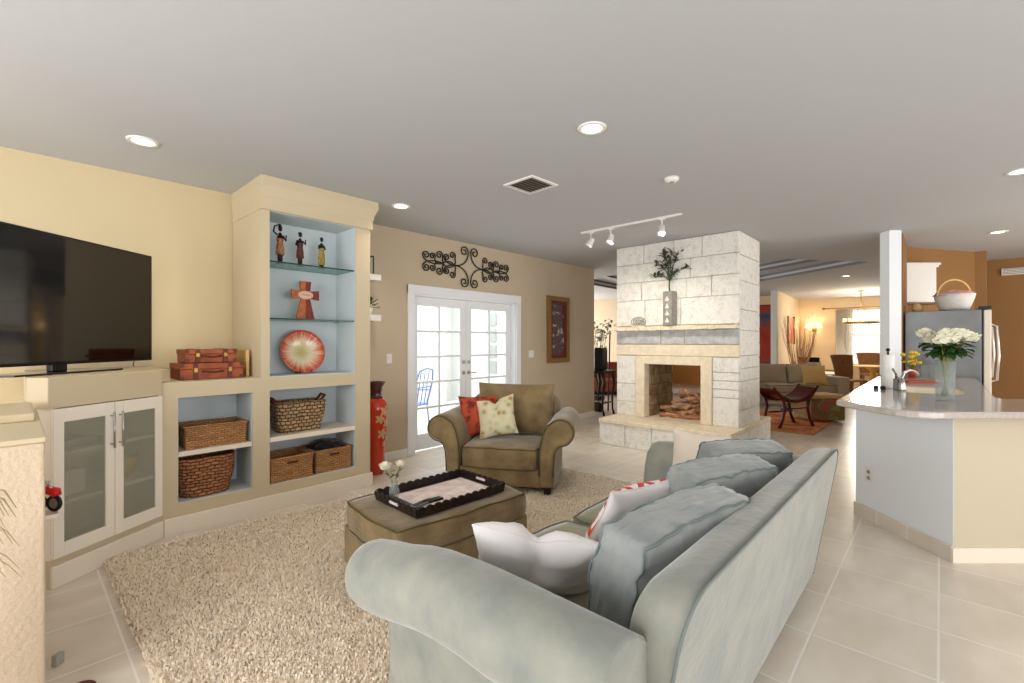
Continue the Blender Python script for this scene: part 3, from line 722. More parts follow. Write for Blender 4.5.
# rough mantel shelf
bm = nb(); n = 46; rr = random.Random(3); top = 1.625; pts = []
for k in range(n+1):
    y = FY0-.0+(FY1+.04-FY0)*k/n; pts.append((FX0-.11+rr.uniform(-.02, .02)-.04*(k > n*.9), y))
prism(bm, pts+[(FX0+.05, FY1+.04), (FX0+.05, FY0)], 1.578, top); 
for v in bm.verts: v.co.z += rr.uniform(-.008, .008)
obj('mantel_shelf', bm, 'stone_smooth', t, world=True)
# hearth all round
HX0, HX1, HY0, HY1 = 5.57, 7.3, 1.76, 3.5
bm = nb()
def hb(x0, x1, y0, y1): box(bm, x0, x1, y0, y1, 0, .295, .008, 1)
ys = [HY0, 2.15, 2.72, 3.1, HY1]
for a, b in zip(ys[:-1], ys[1:]): hb(HX0, FX0-.02, a+.003, b-.003); hb(FX1+.02, HX1, a+.003, b-.003)
box(bm, FX0-.03, FX1+.03, HY0, FY0+.01, 0, .295, .008, 1)
obj('hearth_base', bm, 'stone', t, world=True)
bm = nb()
for a, b in zip(ys[:-1], ys[1:]): box(bm, HX0-.015, FX0+.02, a, b, .295, .352, .008, 1); box(bm, FX1-.02, HX1+.015, a, b, .295, .352, .008, 1)
box(bm, FX0+.0, FX1, OY0-.01, OY1+.01, .3, .352); box(bm, FX0+.02, FX1-.02, HY0-.0, FY0+.02, .295, .352, .006, 1)
obj('hearth_top', bm, 'stone_smooth', t, world=True)
# logs
protos = []
def log_bm(L, r, seed, forks=1):
    bm = nb(); q = random.Random(seed); pts = []; n = 7
    for k in range(n): pts.append((-L/2+L*k/(n-1), q.uniform(-.018, .018), q.uniform(-.014, .014)))
    tube(bm, pts, [r*q.uniform(.85, 1.12) for _ in range(n)], 9)
    for i in range(forks):
        k = q.randint(2, 4); p = Vector(pts[k]); d = Vector((q.choice([-1, 1])*.6, q.uniform(-1, 1), q.uniform(.3, 1))).normalized()
        tube(bm, [p, p+d*r*2.2, p+d*r*3.6+Vector((.01, 0, .01))], [r*.62, r*.5, r*.42], 7)
    return bm
q = random.Random(5)
spec = [(.62, .03, 6.30, 2.62, .385, .3, 0), (.60, .028, 6.52, 2.66, .383, -.25, 0), (.55, .03, 6.72, 2.64, .385, .1, 0), (.5, .026, 6.38, 2.46, .44, 1.2, 0), (.5, .026, 6.62, 2.80, .44, 1.45, 0),
        (.58, .026, 6.42, 2.68, .50, .5, .12), (.52, .024, 6.60, 2.54, .52, -.5, -.1), (.46, .022, 6.38, 2.40, .56, 1.1, .22), (.56, .022, 6.46, 2.56, .60, .2, .2), (.4, .02, 6.56, 2.46, .65, -.7, .1), (.42, .02, 6.32, 2.42, .49, .8, .3),
        (.5, .024, 6.40, 2.36, .62, 1.3, -.15), (.4, .02, 6.50, 2.62, .665, -.9, .25), (.36, .018, 6.36, 2.50, .70, .6, -.35)]
lab = ['bottom log at the front of the firebox pile', 'bottom log in the middle of the firebox pile', 'bottom log at the rear of the firebox pile', 'log laid crosswise on the right of the firebox pile', 'log laid crosswise at the left rear of the firebox pile',
       'long log in the third layer of the firebox pile', 'crossing log in the third layer, behind the long one', 'steep right-hand stick leaning on the firebox pile', 'long thin upper log across the firebox pile', 'short topmost stick of the firebox pile', 'short tilted stick low at the right front of the firebox pile', 'thick log running front to back near the top right of the firebox pile', 'crooked stick sloping over the middle of the firebox pile', 'thin stick perched highest on the firebox pile']
for i, (L_, r_, x, y, z, rz_, tilt) in enumerate(spec):
    o = obj('firewood_log', log_bm(L_, r_, 40+i), 'log'); o.location = (x, y, z); o.rotation_euler = (0, tilt, PI/2+rz_*.8)
    tag(o, 'pinkish brown '+lab[i], 'log', 'logs in the fireplace')

# ============================================================ KITCHEN BAR
P0 = Vector((4.113, -.061)); Fd = Vector((math.cos(YAW), math.sin(YAW))); Rd = Vector((math.sin(YAW), -math.cos(YAW)))
P1 = Vector((4.73, .51))
t = thing('kitchen_bar', 'angled kitchen bar with a left face coloured pale by daylight and a beige right face', 'kitchen bar', (4.9, -.1, 0))
Q2 = P0+Rd*2.0
bm = nb(); pin = P0+Fd*.12+Rd*.1
prism(bm, [tuple(P0), tuple(P0+Fd*.001+Rd*.13), tuple(Vector((4.82, .36))), (7.05, .36), (7.05, .51), tuple(P1)], 0, .955); obj('left_wall', bm, 'bar_daylit_pale', t, world=True)
bm = nb(); prism(bm, [tuple(P0+Rd*.003-Fd*.002), tuple(Q2), tuple(Q2+Fd*.14), tuple(P0+Rd*.13+Fd*.14)], 0, .955); obj('right_wall', bm, 'bar_beige', t, world=True)
bm = nb(); o_ = Rd*-.014
prism(bm, [tuple(P0+o_), tuple(P0), tuple(P1), tuple(P1+Vector((-.01, .014)))], 0, .1); prism(bm, [(P1.x, P1.y), (7.05, .51), (7.05, .524), (P1.x, .524)], 0, .1); obj('baseboard', bm, 'floor', t, world=True)
bm = nb(); prism(bm, [tuple(P0-Fd*.016-Rd*.014), tuple(Q2-Fd*.016), tuple(Q2), tuple(P0-Rd*.014)], 0, .095); obj('baseboard', bm, 'trim_cream', t, world=True)
# outlet on left face
ow = P0+(P1-P0)*.815*1.0
op = P0+(P1-P0)*.83
dP = (P1-P0).normalized(); rzp = math.atan2(dP.y, dP.x)
def wallplate(name, label, cat, loc, rz, kind='outlet', w=.07, h=.115):
    t = thing(name, label, cat, loc, rz); bm = nb(); box(bm, -w/2, w/2, -.006, 0, -h/2, h/2, .002); obj('plate', bm, 'trim', t)
    if kind == 'outlet':
        for z in (-.024, .024):
            bm = nb(); lathe(bm, [(.016, 0), (.016, .003)], 14); xform(bm, bm.verts[:], Matrix.Translation((0, -.006, z)) @ Matrix.Rotation(PI/2, 4, 'X')); obj('socket', bm, 'grey', t)
    else:
        n = 2 if w > .1 else 1
        for k in range(n):
            x = 0 if n == 1 else (-.023+.046*k); bm = nb(); box(bm, x-.016, x+.016, -.010, -.005, -.033, .033, .002); obj('rocker', bm, 'trim', t)
    return t
wallplate('wall_outlet', 'white power outlet low on the daylight-tinted left bar face', 'outlet', (op.x, op.y, .36), rzp+PI if False else math.atan2(-dP.y, -dP.x))
# countertop
T_ = Vector((4.04, .54)); C1 = Vector((3.62, .15))
bend = []
for k in range(7):
    a_ = k/6; pA = C1+Fd*.22; pB = C1+Rd*.22; bend.append(tuple(pA*(1-a_)**2+C1*2*a_*(1-a_)+pB*a_**2))
E1 = C1+Rd*2.6; E2 = E1+Fd*.56
K = Vector((4.96, -.30)); K2 = Vector((4.86, -.37))
kk = C1+Rd*1.33+Fd*.56
poly = bend+[tuple(E1), tuple(E2), tuple(W(1008, 3.36).xy), (4.98, -.30), (7.55, -.30), (7.55, .52), (7.0, .54), tuple(T_)]
sk = (5.55, 6.35, -.17, .2)  # sink cut
tc2 = thing('countertop', 'pale polished stone countertop with an undermount sink on the kitchen bar', 'countertop', (5, 0, .955))
bm = nb()
va = [bm.verts.new((x, y, 1.0)) for x, y in poly]; eo = [bm.edges.new((va[i], va[(i+1) % len(va)])) for i in range(len(va))]
nk = 28; sp = []
scx, scy, shx, shy = 5.42, .06, .40, .21
for k in range(nk):
    a_ = 2*PI*k/nk; ca, sa = math.cos(a_), math.sin(a_); ex = .45
    sp.append((scx+shx*math.copysign(abs(ca)**ex, ca), scy+shy*math.copysign(abs(sa)**ex, sa)))
vb = [bm.verts.new((x, y, 1.0)) for x, y in sp]; et = [bm.edges.new((vb[i], vb[(i+1) % nk])) for i in range(nk)]
bmesh.ops.triangle_fill(bm, edges=eo+et, use_beauty=True)
lo = [bm.verts.new((x, y, .985)) for x, y in sp]; ring_faces(bm, vb, lo)
cxy = Vector((5.2, 0))
def edge_ring(off, z): 
    out = []
    n = len(poly)
    for i in range(n):
        p0, p1, p2 = Vector(poly[i-1]), Vector(poly[i]), Vector(poly[(i+1) % n]); d1 = (p1-p0).normalized(); d2 = (p2-p1).normalized(); nn = (Vector((-d1.y, d1.x))+Vector((-d2.y, d2.x)))
        nn = nn.normalized() if nn.length > 1e-6 else Vector((0, 0))
        out.append(bm.verts.new((p1.x+nn.x*off, p1.y+nn.y*off, z)))
    return out
r1 = edge_ring(.008*(-1 if True else 1), .993); r2 = edge_ring(-.008, .965); r3 = edge_ring(0, .957)
ring_faces(bm, va, r1); ring_faces(bm, r1, r2); ring_faces(bm, r2, r3)
obj('slab', bm, 'quartz', tc2, world=True)
bm = nb(); prevr = None
for zz, s in ((.985, 1.03), (.984, 1.0), (.80, .93), (.795, .5), (.795, .02)):
    r_ = [bm.verts.new((scx+(x-scx)*s, scy+(y-scy)*s, zz)) for x, y in sp]
    if prevr: ring_faces(bm, prevr, r_)
    prevr = r_
obj('sink_basin', bm, 'sinkm', tc2, world=True, smooth=True)
# column standing on the bar
cc = W(890.5, 5.76)
t_ = nb(); box(t_, -.075, .075, -.075, .075, 1.0, CEIL, .004); o = struct('trim_7', t_, 'bar_daylit_pale'); o.location = (cc.x, cc.y, 0); o.rotation_euler = (0, 0, YAW)

# ============================================================ UPHOLSTERY
def arm_profile():
    p = [(0, .09), (0, .2), (0, .36), (-.012, .48), (-.036, .58), (-.072, .66)]
    for k in range(15):
        a = math.radians(46+(268-46)*k/14); p.append((-.2+.125*math.cos(a), .6+.125*math.sin(a)))
    p += [(-.172, .452), (-.152, .40), (-.143, .3), (-.14, .2), (-.14, .09)]
    return p
def arm_bm(y0, y1, side, rise=0, rnd=1):
    """side -1: scroll turned to -x; inner face at x=0, front at y1"""
    prof = [(x*(1 if side < 0 else -1), z) for x, z in arm_profile()]
    bm = nb(); n = 9
    ys = [y0, y0+.01]+[y0+.02+(y1-.06*rnd-y0-.02)*k/n for k in range(1, n+1)]+[y1-.03*rnd, y1-.012*rnd, y1-.003*rnd, y1]
    ins = [.012, .003]+[0]*n+[.004*rnd, .012*rnd, .024*rnd, .04*rnd]
    sweep(bm, prof, ys, ins)
    if rise:
        for v in bm.verts:
            k = max(0, min(1, (y1-.03-v.co.y)/.5)); k = k*k*(3-2*k); h_ = max(0, min(1, (v.co.z-.1)/.35)); v.co.z += rise*k*h_
    # small swelling for a hand-stuffed roll
    for v in bm.verts:
        if v.co.z > .45: v.co.z += .008*noise.noise(Vector((v.co.x*6, v.co.y*5, 1))); v.co.x += .006*noise.noise(Vector((v.co.x*3, v.co.y*6, v.co.z*4)))
    return bm, prof
def front_piping(prof, y, ins=.006, r=.006):
    n = len(prof); pts = []
    area2 = sum(prof[i][0]*prof[(i+1) % n][1]-prof[(i+1) % n][0]*prof[i][1] for i in range(n)); sg = 1 if area2 > 0 else -1
    for i in range(1, n-1):
        t = (Vector(prof[i+1])-Vector(prof[i-1])).normalized(); pts.append((prof[i][0]-t.y*sg*ins, y, prof[i][1]+t.x*sg*ins))
    bm = nb(); tube(bm, pts, r, 6); return bm
def leg_bm(x, y, h=.09, s=.035):
    bm = nb(); r = bmesh.ops.create_cube(bm, size=1)
    for v in r['verts']:
        k = s if v.co.z > 0 else s*.75; v.co = Vector((x+math.copysign(k, v.co.x), y+math.copysign(k, v.co.y), h if v.co.z > 0 else 0))
    return bm
def back_bm(w, z1, th, lean, r=.13, z0=.09):
    """upholstered back: outline in xz with round top corners, thickness along y, rear face at y=0"""
    prof = [(-w/2, z0), (w/2, z0)]
    for k in range(9):
        a = PI/2*k/8; prof.append((w/2-r+r*math.cos(a), z1-r+r*math.sin(a)))
    m = 14
    for k in range(1, m): prof.append((w/2-r-(w-2*r)*k/m, z1))
    for k in range(9):
        a = PI/2+PI/2*k/8; prof.append((-w/2+r+r*math.cos(a), z1-r+r*math.sin(a)))
    bm = nb(); sweep(bm, prof, [0, .008, .03, th*.5, th-.06, th-.03, th-.01, th], [.012, .002, 0, 0, .004, .014, .032, .055])
    for v in bm.verts: v.co.y += lean*(z1-v.co.z)
    return bm, [(x, lean*(z1-z), z) for x, z in prof]
def put_cushion(name, parent, w, d, h, mtx, mt, pm, seed=0, crown=.03, wr=.01, pr=.005, sag=0, soft=.06):
    bm, loops = cushion_bm(w, d, h, crown=crown, wr=wr, seed=seed, sag=sag, soft=soft)
    bm.transform(mtx)
    o = obj(name, bm, mt, parent)
    pb = nb()
    for L in loops: tube(pb, [mtx @ p for p in L], pr, 6, closed=True)
    obj('piping', pb, pm, o); return o
RX = lambda a: Matrix.Rotation(math.radians(a), 4, 'X')
RZ = lambda a: Matrix.Rotation(math.radians(a), 4, 'Z')
RY = lambda a: Matrix.Rotation(math.radians(a), 4, 'Y')
TR = lambda x, y, z: Matrix.Translation((x, y, z))
# ---- sofa, seen over its near arm; its back is turned to the aisle
SX, SY = 2.07, .95
sofa = thing('sofa', 'long sage velvet sofa with rolled arms, its back turned to the aisle', 'sofa', (SX, SY, 0))
def sl(x, y=0, z=0): return (x-SX, y-SY, z)
for side, xi in ((-1, 1.10), (1, 3.02)):
    bm, prof = arm_bm((.5 if side < 0 else .56)-SY, 1.565-SY, side, .08 if side < 0 else .03, 1.7); bm.transform(TR(xi-SX, 0, 0) @ Matrix.Scale(.965, 4, (0, 0, 1))); a_ = obj('arm', bm, 'sofa', sofa)
    pb = front_piping([(x+xi-SX, z*.965) for x, z in prof], 1.565-SY-.012, .05, .004); obj('piping', pb, 'piping', a_)
bm, rim = back_bm(2.12, .84, .145, .17); bm.transform(TR(2.06-SX, .405-SY, 0)); b_ = obj('back', bm, 'sofa', sofa)
pb = nb(); tube(pb, [(x+2.06-SX, y+.405-SY+.002, z) for x, y, z in rim[1:]+rim[:1]], .0038, 6); obj('piping', pb, 'piping', b_)
bm = nb(); box(bm, 1.05-SX, 3.09-SX, .62-SY, 1.47-SY, .09, .27, .02); obj('seat_frame', bm, 'sofa', sofa)
for i, xc in enumerate((1.595, 2.545)):
    put_cushion('seat_cushion', sofa, .935, .80, .18, TR(xc-SX, 1.11-SY, .272), 'olive_seat', 'piping', seed=i*4, crown=.02)
for i, (xc, yc, rz_, ln, w_, h_, z_) in enumerate(((1.545, .685, -8, 9, .70, .41, .455), (2.25, .80, -21, 14, .56, .41, .455), (2.81, .86, -38, 16, .48, .40, .455))):
    m_ = TR(xc-SX, yc-SY, z_) @ RZ(rz_) @ RX(90+ln) @ TR(0, h_/2, -.09)
    put_cushion('back_cushion', sofa, w_, h_, .155, m_, 'sofa_top', 'piping_soft', seed=11+i*7, crown=.05, wr=.018, pr=.0042, soft=.02)
for x in (1.06, 3.07):
    for y in (.62, 1.44): obj('leg', leg_bm(x-SX, y-SY), 'darkwood', sofa)
# ---- armchair
ac = W(509, 4.70); ARZ = math.radians(-59)
ch = thing('armchair', 'wide olive velvet armchair with rolled arms beside the french doors', 'armchair', (ac.x, ac.y, 0), ARZ)
for side in (-1, 1):
    bm, prof = arm_bm(-.36, .47, side); m_ = Matrix.Rotation(PI, 4, 'Z')
    # arm_bm has its front at +y: turn it to face -y
    bm.transform(TR(-side*-.37*1.0, 0, 0) @ Matrix.Scale(-1, 4, (0, 1, 0))); 
    a_ = obj('arm', bm, 'olive', ch)
    pb = front_piping([(x+side*.37, z) for x, z in prof], -.47+.006); obj('piping', pb, 'olive_piping', a_)
bm, rim = back_bm(.98, .86, .2, .12, .14); bm.transform(TR(0, .47, 0) @ Matrix.Scale(-1, 4, (0, 1, 0))); obj('back', bm, 'olive', ch)
bm = nb(); box(bm, -.40, .40, -.45, .33, .09, .25, .015); obj('seat_frame', bm, 'olive', ch)
put_cushion('seat_cushion', ch, .735, .74, .19, TR(0, -.10, .245), 'olive', 'olive_piping', seed=3, crown=.025)
bm, rim = pillow_bm(.84, .54, .26, pinch=.05, wr=.03, seed=5, exp=.35)
m_ = TR(.02, .16, .45) @ RX(-14); bm.transform(m_); obj('back_cushion', bm, 'olive', ch)
for x in (-.45, .45):
    for y in (-.42, .36): obj('leg', leg_bm(x, y, .095), 'darkwood', ch)
# ---- ottoman
OT = Vector((1.85, 2.355)); ORZ = math.radians(-5)
ot = thing('ottoman', 'olive velvet ottoman standing on the shag rug under the dark tray', 'ottoman', (OT.x, OT.y, 0), ORZ)
bm = nb(); box(bm, -.485, .485, -.325, .325, .05, .29, .025, 3); obj('base', bm, 'olive', ot)
put_cushion('top_cushion', ot, .99, .67, .15, TR(0, 0, .275), 'olive', 'olive_piping', seed=8, crown=.012, wr=.008)
for x in (-.4, .4):
    for y in (-.25, .25): obj('leg', leg_bm(x, y, .055, .028), 'darkwood', ot)
# ---- throw pillows
def throw(name, label, w, h, t, x, y, z, rz_, lean, m, seed, group=None, roll=0, **k):
    bm, rim = pillow_bm(w, h, t, seed=seed, **k)
    T0 = RX(lean) @ TR(0, 0, h/2+abs(math.sin(math.radians(roll)))*w*.42) @ RY(roll) @ TR(0, 0, -h/2)
    bm.transform(T0)
    r_ = k.get('pinch', .1)
    tt = thing(name, label, 'pillow', (x, y, z), math.radians(rz_))
    o = obj('cover', bm, m, tt); pb = nb(); mt = T0; tube(pb, [mt @ p for p in rim], .003, 5, closed=True); obj('seam', pb, m if not isinstance(m, list) else m[0], tt)
    return tt
# white one against the near arm (its top leans to -x)
throw('throw_pillow', 'white throw pillow with a karate-chopped top, propped on the near arm of the sofa', .48, .31, .19, 1.42, 1.17, .455, -57, 34, 'white_fabric', 2, chop=.028, wr=.016, roll=7)
throw('throw_pillow', 'white pillow with a coral red chain pattern on its front, leaning on the sofa cushions', .46, .41, .14, 1.92, 1.13, .462, -14, 32, ['white_fabric'], 6, wr=.012)
throw('throw_pillow', 'plain cream pillow standing against the far arm of the sofa', .38, .39, .13, 2.90, 1.12, .462, 84, 10, 'cream_fabric', 9, wr=.01)
# chain pattern front: material chosen by side
for o in [o for o in C.objects if o.name.startswith('cover')]:
    if 'coral red chain' in o.parent['label']:
        o.data.materials.append(M['chain']); n_ = len(o.data.polygons)
        for p in o.data.polygons[:n_//2]: p.material_index = 1
# armchair pillows (positions in the armchair frame)
def in_chair(x, y): 
    return (ac.x+x*math.cos(ARZ)-y*math.sin(ARZ), ac.y+x*math.sin(ARZ)+y*math.cos(ARZ))
px_, py_ = in_chair(-.27, -.02)
throw('throw_pillow', 'rust orange patterned pillow tucked in the corner of the armchair', .46, .42, .15, px_, py_, .45, -59+34, -14, 'rust', 13)
px_, py_ = in_chair(-.115, -.16)
throw('throw_pillow', 'pale green floral pillow leaning on the rust orange one in the armchair', .40, .40, .14, px_, py_, .44, -59-4, -20, 'floral', 17, chop=.04, roll=-13)

# ============================================================ RUG
rug = thing('shag_rug', 'large cream shag rug under the ottoman and armchair', 'rug', (0, 0, 0))
RX0, RX1, RY0, RY1 = .40, 4.12, 1.24, 3.92
bm = nb(); nx, ny = 150, 108; G = []
for i in range(nx+1):
    row = []
    for j in range(ny+1):
        x = RX0+(RX1-RX0)*i/nx; y = RY0+(RY1-RY0)*j/ny-.045*(x-RX0)
        ed = min(i, nx-i, j, ny-j)
        wob = .018*noise.noise(Vector((x*7, y*7, 3))) if ed < 2 else 0
        z = .022+.008*noise.noise(Vector((x*28, y*28, 0)))+.005*noise.noise(Vector((x*60, y*60, 5))) if ed else 0
        row.append(bm.verts.new((x+wob, y+wob, max(0, z))))
    G.append(row)
for i in range(nx):
    for j in range(ny): bm.faces.new((G[i][j], G[i+1][j], G[i+1][j+1], G[i][j+1])).smooth = True
obj('rug_base', bm, 'rug', rug)
# the pile: short bent tufts
vts = []; fcs = []; q = random.Random(21)
NT = 78000
for k in range(NT):
    u = q.random(); v = q.random()
    x = RX0-.01+(RX1-RX0+.02)*u; y = RY0-.01+(RY1-RY0+.02)*v-.045*(x-RX0)
    a = q.random()*2*PI+2.5*noise.noise(Vector((x*5, y*5, 9))); L = q.uniform(.013, .028); wd_ = q.uniform(.0024, .0046)
    dx, dy = math.cos(a), math.sin(a); sx_, sy_ = -dy*wd_, dx*wd_; z0 = .016; lift = q.uniform(.25, .9)
    b = len(vts)
    p = [(x, y, z0), (x+dx*L*.5, y+dy*L*.5, z0+.018+lift*.008), (x+dx*L, y+dy*L, z0+.008+lift*.012)]
    vts += [(p[0][0]-sx_, p[0][1]-sy_, p[0][2]), (p[0][0]+sx_, p[0][1]+sy_, p[0][2]), (p[1][0]-sx_, p[1][1]-sy_, p[1][2]), (p[1][0]+sx_, p[1][1]+sy_, p[1][2]), (p[2][0], p[2][1], p[2][2])]
    fcs += [(b, b+1, b+3, b+2), (b+2, b+3, b+4)]
me = bpy.data.meshes.new('pile'); me.from_pydata(vts, [], fcs); me.materials.append(M['rug'])
for p in me.polygons: p.use_smooth = True
o = bpy.data.objects.new('pile', me); C.objects.link(o); o.parent = rug; o['kind'] = 'stuff'

# ============================================================ TRAY AND ITS CONTENTS
tz = .452
TC = Vector((1.855, 2.33)); TRZ = math.radians(-2)
tr = thing('serving_tray', 'dark wooden tray with scalloped walls lying on the ottoman', 'tray', (TC.x, TC.y, tz-.012), TRZ)
bm = nb(); box(bm, -.335, .335, -.225, .225, 0, .01, .002); obj('tray_base', bm, 'darkwood', tr)
bm = nb()
def scallop(p, q_, nsc, slot=False):
    p, q_ = Vector(p), Vector(q_); d = (q_-p); L = d.length; d.normalize(); nn = Vector((-d.y, d.x)); m = nsc*8
    def ht(s): return .05+.012*abs(math.sin(PI*nsc*s))
    top_o = []; top_i = []; bo = []; bi = []
    for k in range(m+1):
        s = k/m; c = p+d*L*s; h = ht(s); fl = .012
        o_ = c-nn*fl
        bo.append(bm.verts.new((c.x, c.y, 0))); top_o.append(bm.verts.new((o_.x, o_.y, h))); i_ = c+nn*.01
        bi.append(bm.verts.new((i_.x, i_.y, 0))); i2 = o_+nn*.012; top_i.append(bm.verts.new((i2.x, i2.y, h)))
    for k in range(m):
        bm.faces.new((bo[k], bo[k+1], top_o[k+1], top_o[k])); bm.faces.new((bi[k+1], bi[k], top_i[k], top_i[k+1])); bm.faces.new((top_o[k], top_o[k+1], top_i[k+1], top_i[k]))
    for k in (0, m): bm.faces.new((bo[k], top_o[k], top_i[k], bi[k]))
c_ = [(-.335, -.225), (.335, -.225), (.335, .225), (-.335, .225)]
scallop(c_[0], c_[1], 12); scallop(c_[1], c_[2], 8); scallop(c_[2], c_[3], 12); scallop(c_[3], c_[0], 8)
obj('tray_wall', bm, 'darkwood', tr)
for s in (-1, 1):
    bm = nb(); x = s*.338; box(bm, x-.012, x+.012, -.045, .045, .026, .042, .005); obj('handle_slot', bm, 'paper', tr)
def on_tray(x, y): return (TC.x+x*math.cos(TRZ)-y*math.sin(TRZ), TC.y+x*math.sin(TRZ)+y*math.cos(TRZ))
x, y = on_tray(.03, .0); bm = nb(); box(bm, -.27, .27, -.18, .18, 0, .004, .001); o = obj('place_mat', bm, 'paper'); o.location = (x, y, tz-.0015); o.rotation_euler = (0, 0, TRZ); tag(o, 'pale printed sheet covering the floor of the dark tray', 'mat')
for i, (x, y, rz_, w_, l_, lb) in enumerate(((-.21, -.09, 12, .05, .17, 'dark grey remote control nearest the front corner of the tray'), (-.14, -.085, -4, .045, .15, 'slim remote control beside the vase corner, farther from the tray corner'))):
    X_, Y_ = on_tray(x, y); bm = nb(); box(bm, -l_/2, l_/2, -w_/2, w_/2, 0, .014, .004); t_ = thing('remote_control', lb, 'remote', (X_, Y_, tz+.003), math.radians(rz_)); obj('case', bm, 'black' if i else 'magazine', t_)
    bm = nb()
    for k in range(6):
        for j in (-1, 0, 1): box(bm, -l_/2+.02+k*.02, -l_/2+.03+k*.02, j*.012-.004, j*.012+.004, .0135, .0165)
    obj('buttons', bm, 'grille_dark', t_)
# roses
def rose_bm(bm, c, r, seed=0, tight=0):
    q = random.Random(seed); c = Vector(c)
    ball(bm, c, r*.5, 1, 1, 1.15, 8, 6)
    for ring, (n, rad, tilt, s) in enumerate(((4, .35, .15, .62), (5, .6, .45, .78), (6, .85, .85, .9))):
        for k in range(n):
            a = 2*PI*k/n+ring*.5+q.uniform(-.2, .2)
            # a petal: curved patch
            pts = []
            for i in range(4):
                for j in range(4):
                    u = -1+2*i/3; v = j/3
                    w = s*r*(.35+.65*math.sin(PI*min(1, v*.75+.12)))
                    rr_ = r*rad*(.35+.65*v)+tilt*r*.35*v*v; z = -r*.55+v*r*(1.35-tilt*.55)-abs(u)**2*.12*r
                    x_ = rr_-u*u*.18*r; y_ = u*w
                    pts.append(bm.verts.new(c+Vector((x_*math.cos(a)-y_*math.sin(a), x_*math.sin(a)+y_*math.cos(a), z))))
            for i in range(3):
                for j in range(3): bm.faces.new((pts[i*4+j], pts[(i+1)*4+j], pts[(i+1)*4+j+1], pts[i*4+j+1])).smooth = True
def leaf_bm(bm, p, d, L, w, up=(0, 0, 1)):
    p = Vector(p); d = Vector(d).normalized(); s = d.cross(Vector(up))
    if s.length < .01: s = Vector((1, 0, 0))
    s.normalize(); u = s.cross(d)
    A_ = [bm.verts.new(p), bm.verts.new(p+d*L*.35+s*w/2+u*.06*L), bm.verts.new(p+d*L*.75+s*w*.36+u*.03*L), bm.verts.new(p+d*L-u*.12*L), bm.verts.new(p+d*L*.75-s*w*.36+u*.03*L), bm.verts.new(p+d*L*.35-s*w/2+u*.06*L), bm.verts.new(p+d*L*.5)]
    for i in range(5): bm.faces.new((A_[6], A_[i], A_[i+1])).smooth = True
    bm.faces.new((A_[6], A_[5], A_[0])).smooth = True
vx, vy = 1.60, 2.475
vz = tz+.003
t_ = thing('bud_vase', 'small glass bud vase holding two white roses in the tray', 'vase', (vx, vy, vz))
bm = nb(); lathe(bm, [(.022, 0), (.028, .006), (.034, .03), (.032, .055), (.02, .085), (.024, .10), (.022, .10), (.017, .085), (.028, .055), (.03, .03), (.02, .01)], 24); obj('vessel', bm, 'glass', t_)
for i, (dx, dy, h_, lb) in enumerate(((-.045, .03, .20, 'open white rose on the left of the small tray vase'), (.03, -.02, .21, 'white rose bud on the right of the small tray vase'))):
    f = thing('rose', lb, 'rose', (vx, vy, vz)); bm = nb(); tube(bm, [(0, 0, .012), (dx*.2, dy*.2, .10), (dx, dy, h_-.02)], .003, 6); obj('stem', bm, 'stem', f)
    bm = nb()
    for k in range(4): a = k*1.7+i; leaf_bm(bm, (dx*.5, dy*.5, .12+k*.012), (math.cos(a), math.sin(a), .5), .045, .022)
    obj('leaves', bm, 'leaf', f); bm = nb(); rose_bm(bm, (dx, dy, h_), .034 if i == 0 else .026, i); obj('bloom', bm, 'petal', f)

# ============================================================ TELEVISION
tv = thing('television', 'large black flat television on the corner cabinet', 'television', tuple(W(60, 2.97, 1.216)), YAW-math.radians(.6))
TW, TH, TZ = 1.50, .835, .055
bm = nb(); box(bm, -TW/2, TW/2, 0, .035, TZ, TZ+TH, .006); box(bm, -.4, .4, .03, .06, TZ+.15, TZ+.55, .01)
obj('panel', bm, 'black', tv)
bm = nb(); box(bm, -TW/2+.012, TW/2-.012, -.003, .001, TZ+.02, TZ+TH-.012); obj('screen', bm, 'screen', tv)
bm = nb(); box(bm, -.05, .05, .0, .04, .012, TZ+.03, .006); obj('neck', bm, 'black', tv)
bm = nb(); pts = [(-.36, -.10), (.36, -.10), (.39, .05), (.33, .14), (-.33, .14), (-.39, .05)]; prism(bm, pts, 0, .012, .003); obj('base', bm, 'glass_dark', tv)
bm = nb(); tube(bm, [(.62, .03, TZ+.02), (.66, .08, .02), (.72, .12, .004)], .003, 6); obj('cable', bm, 'black', tv)

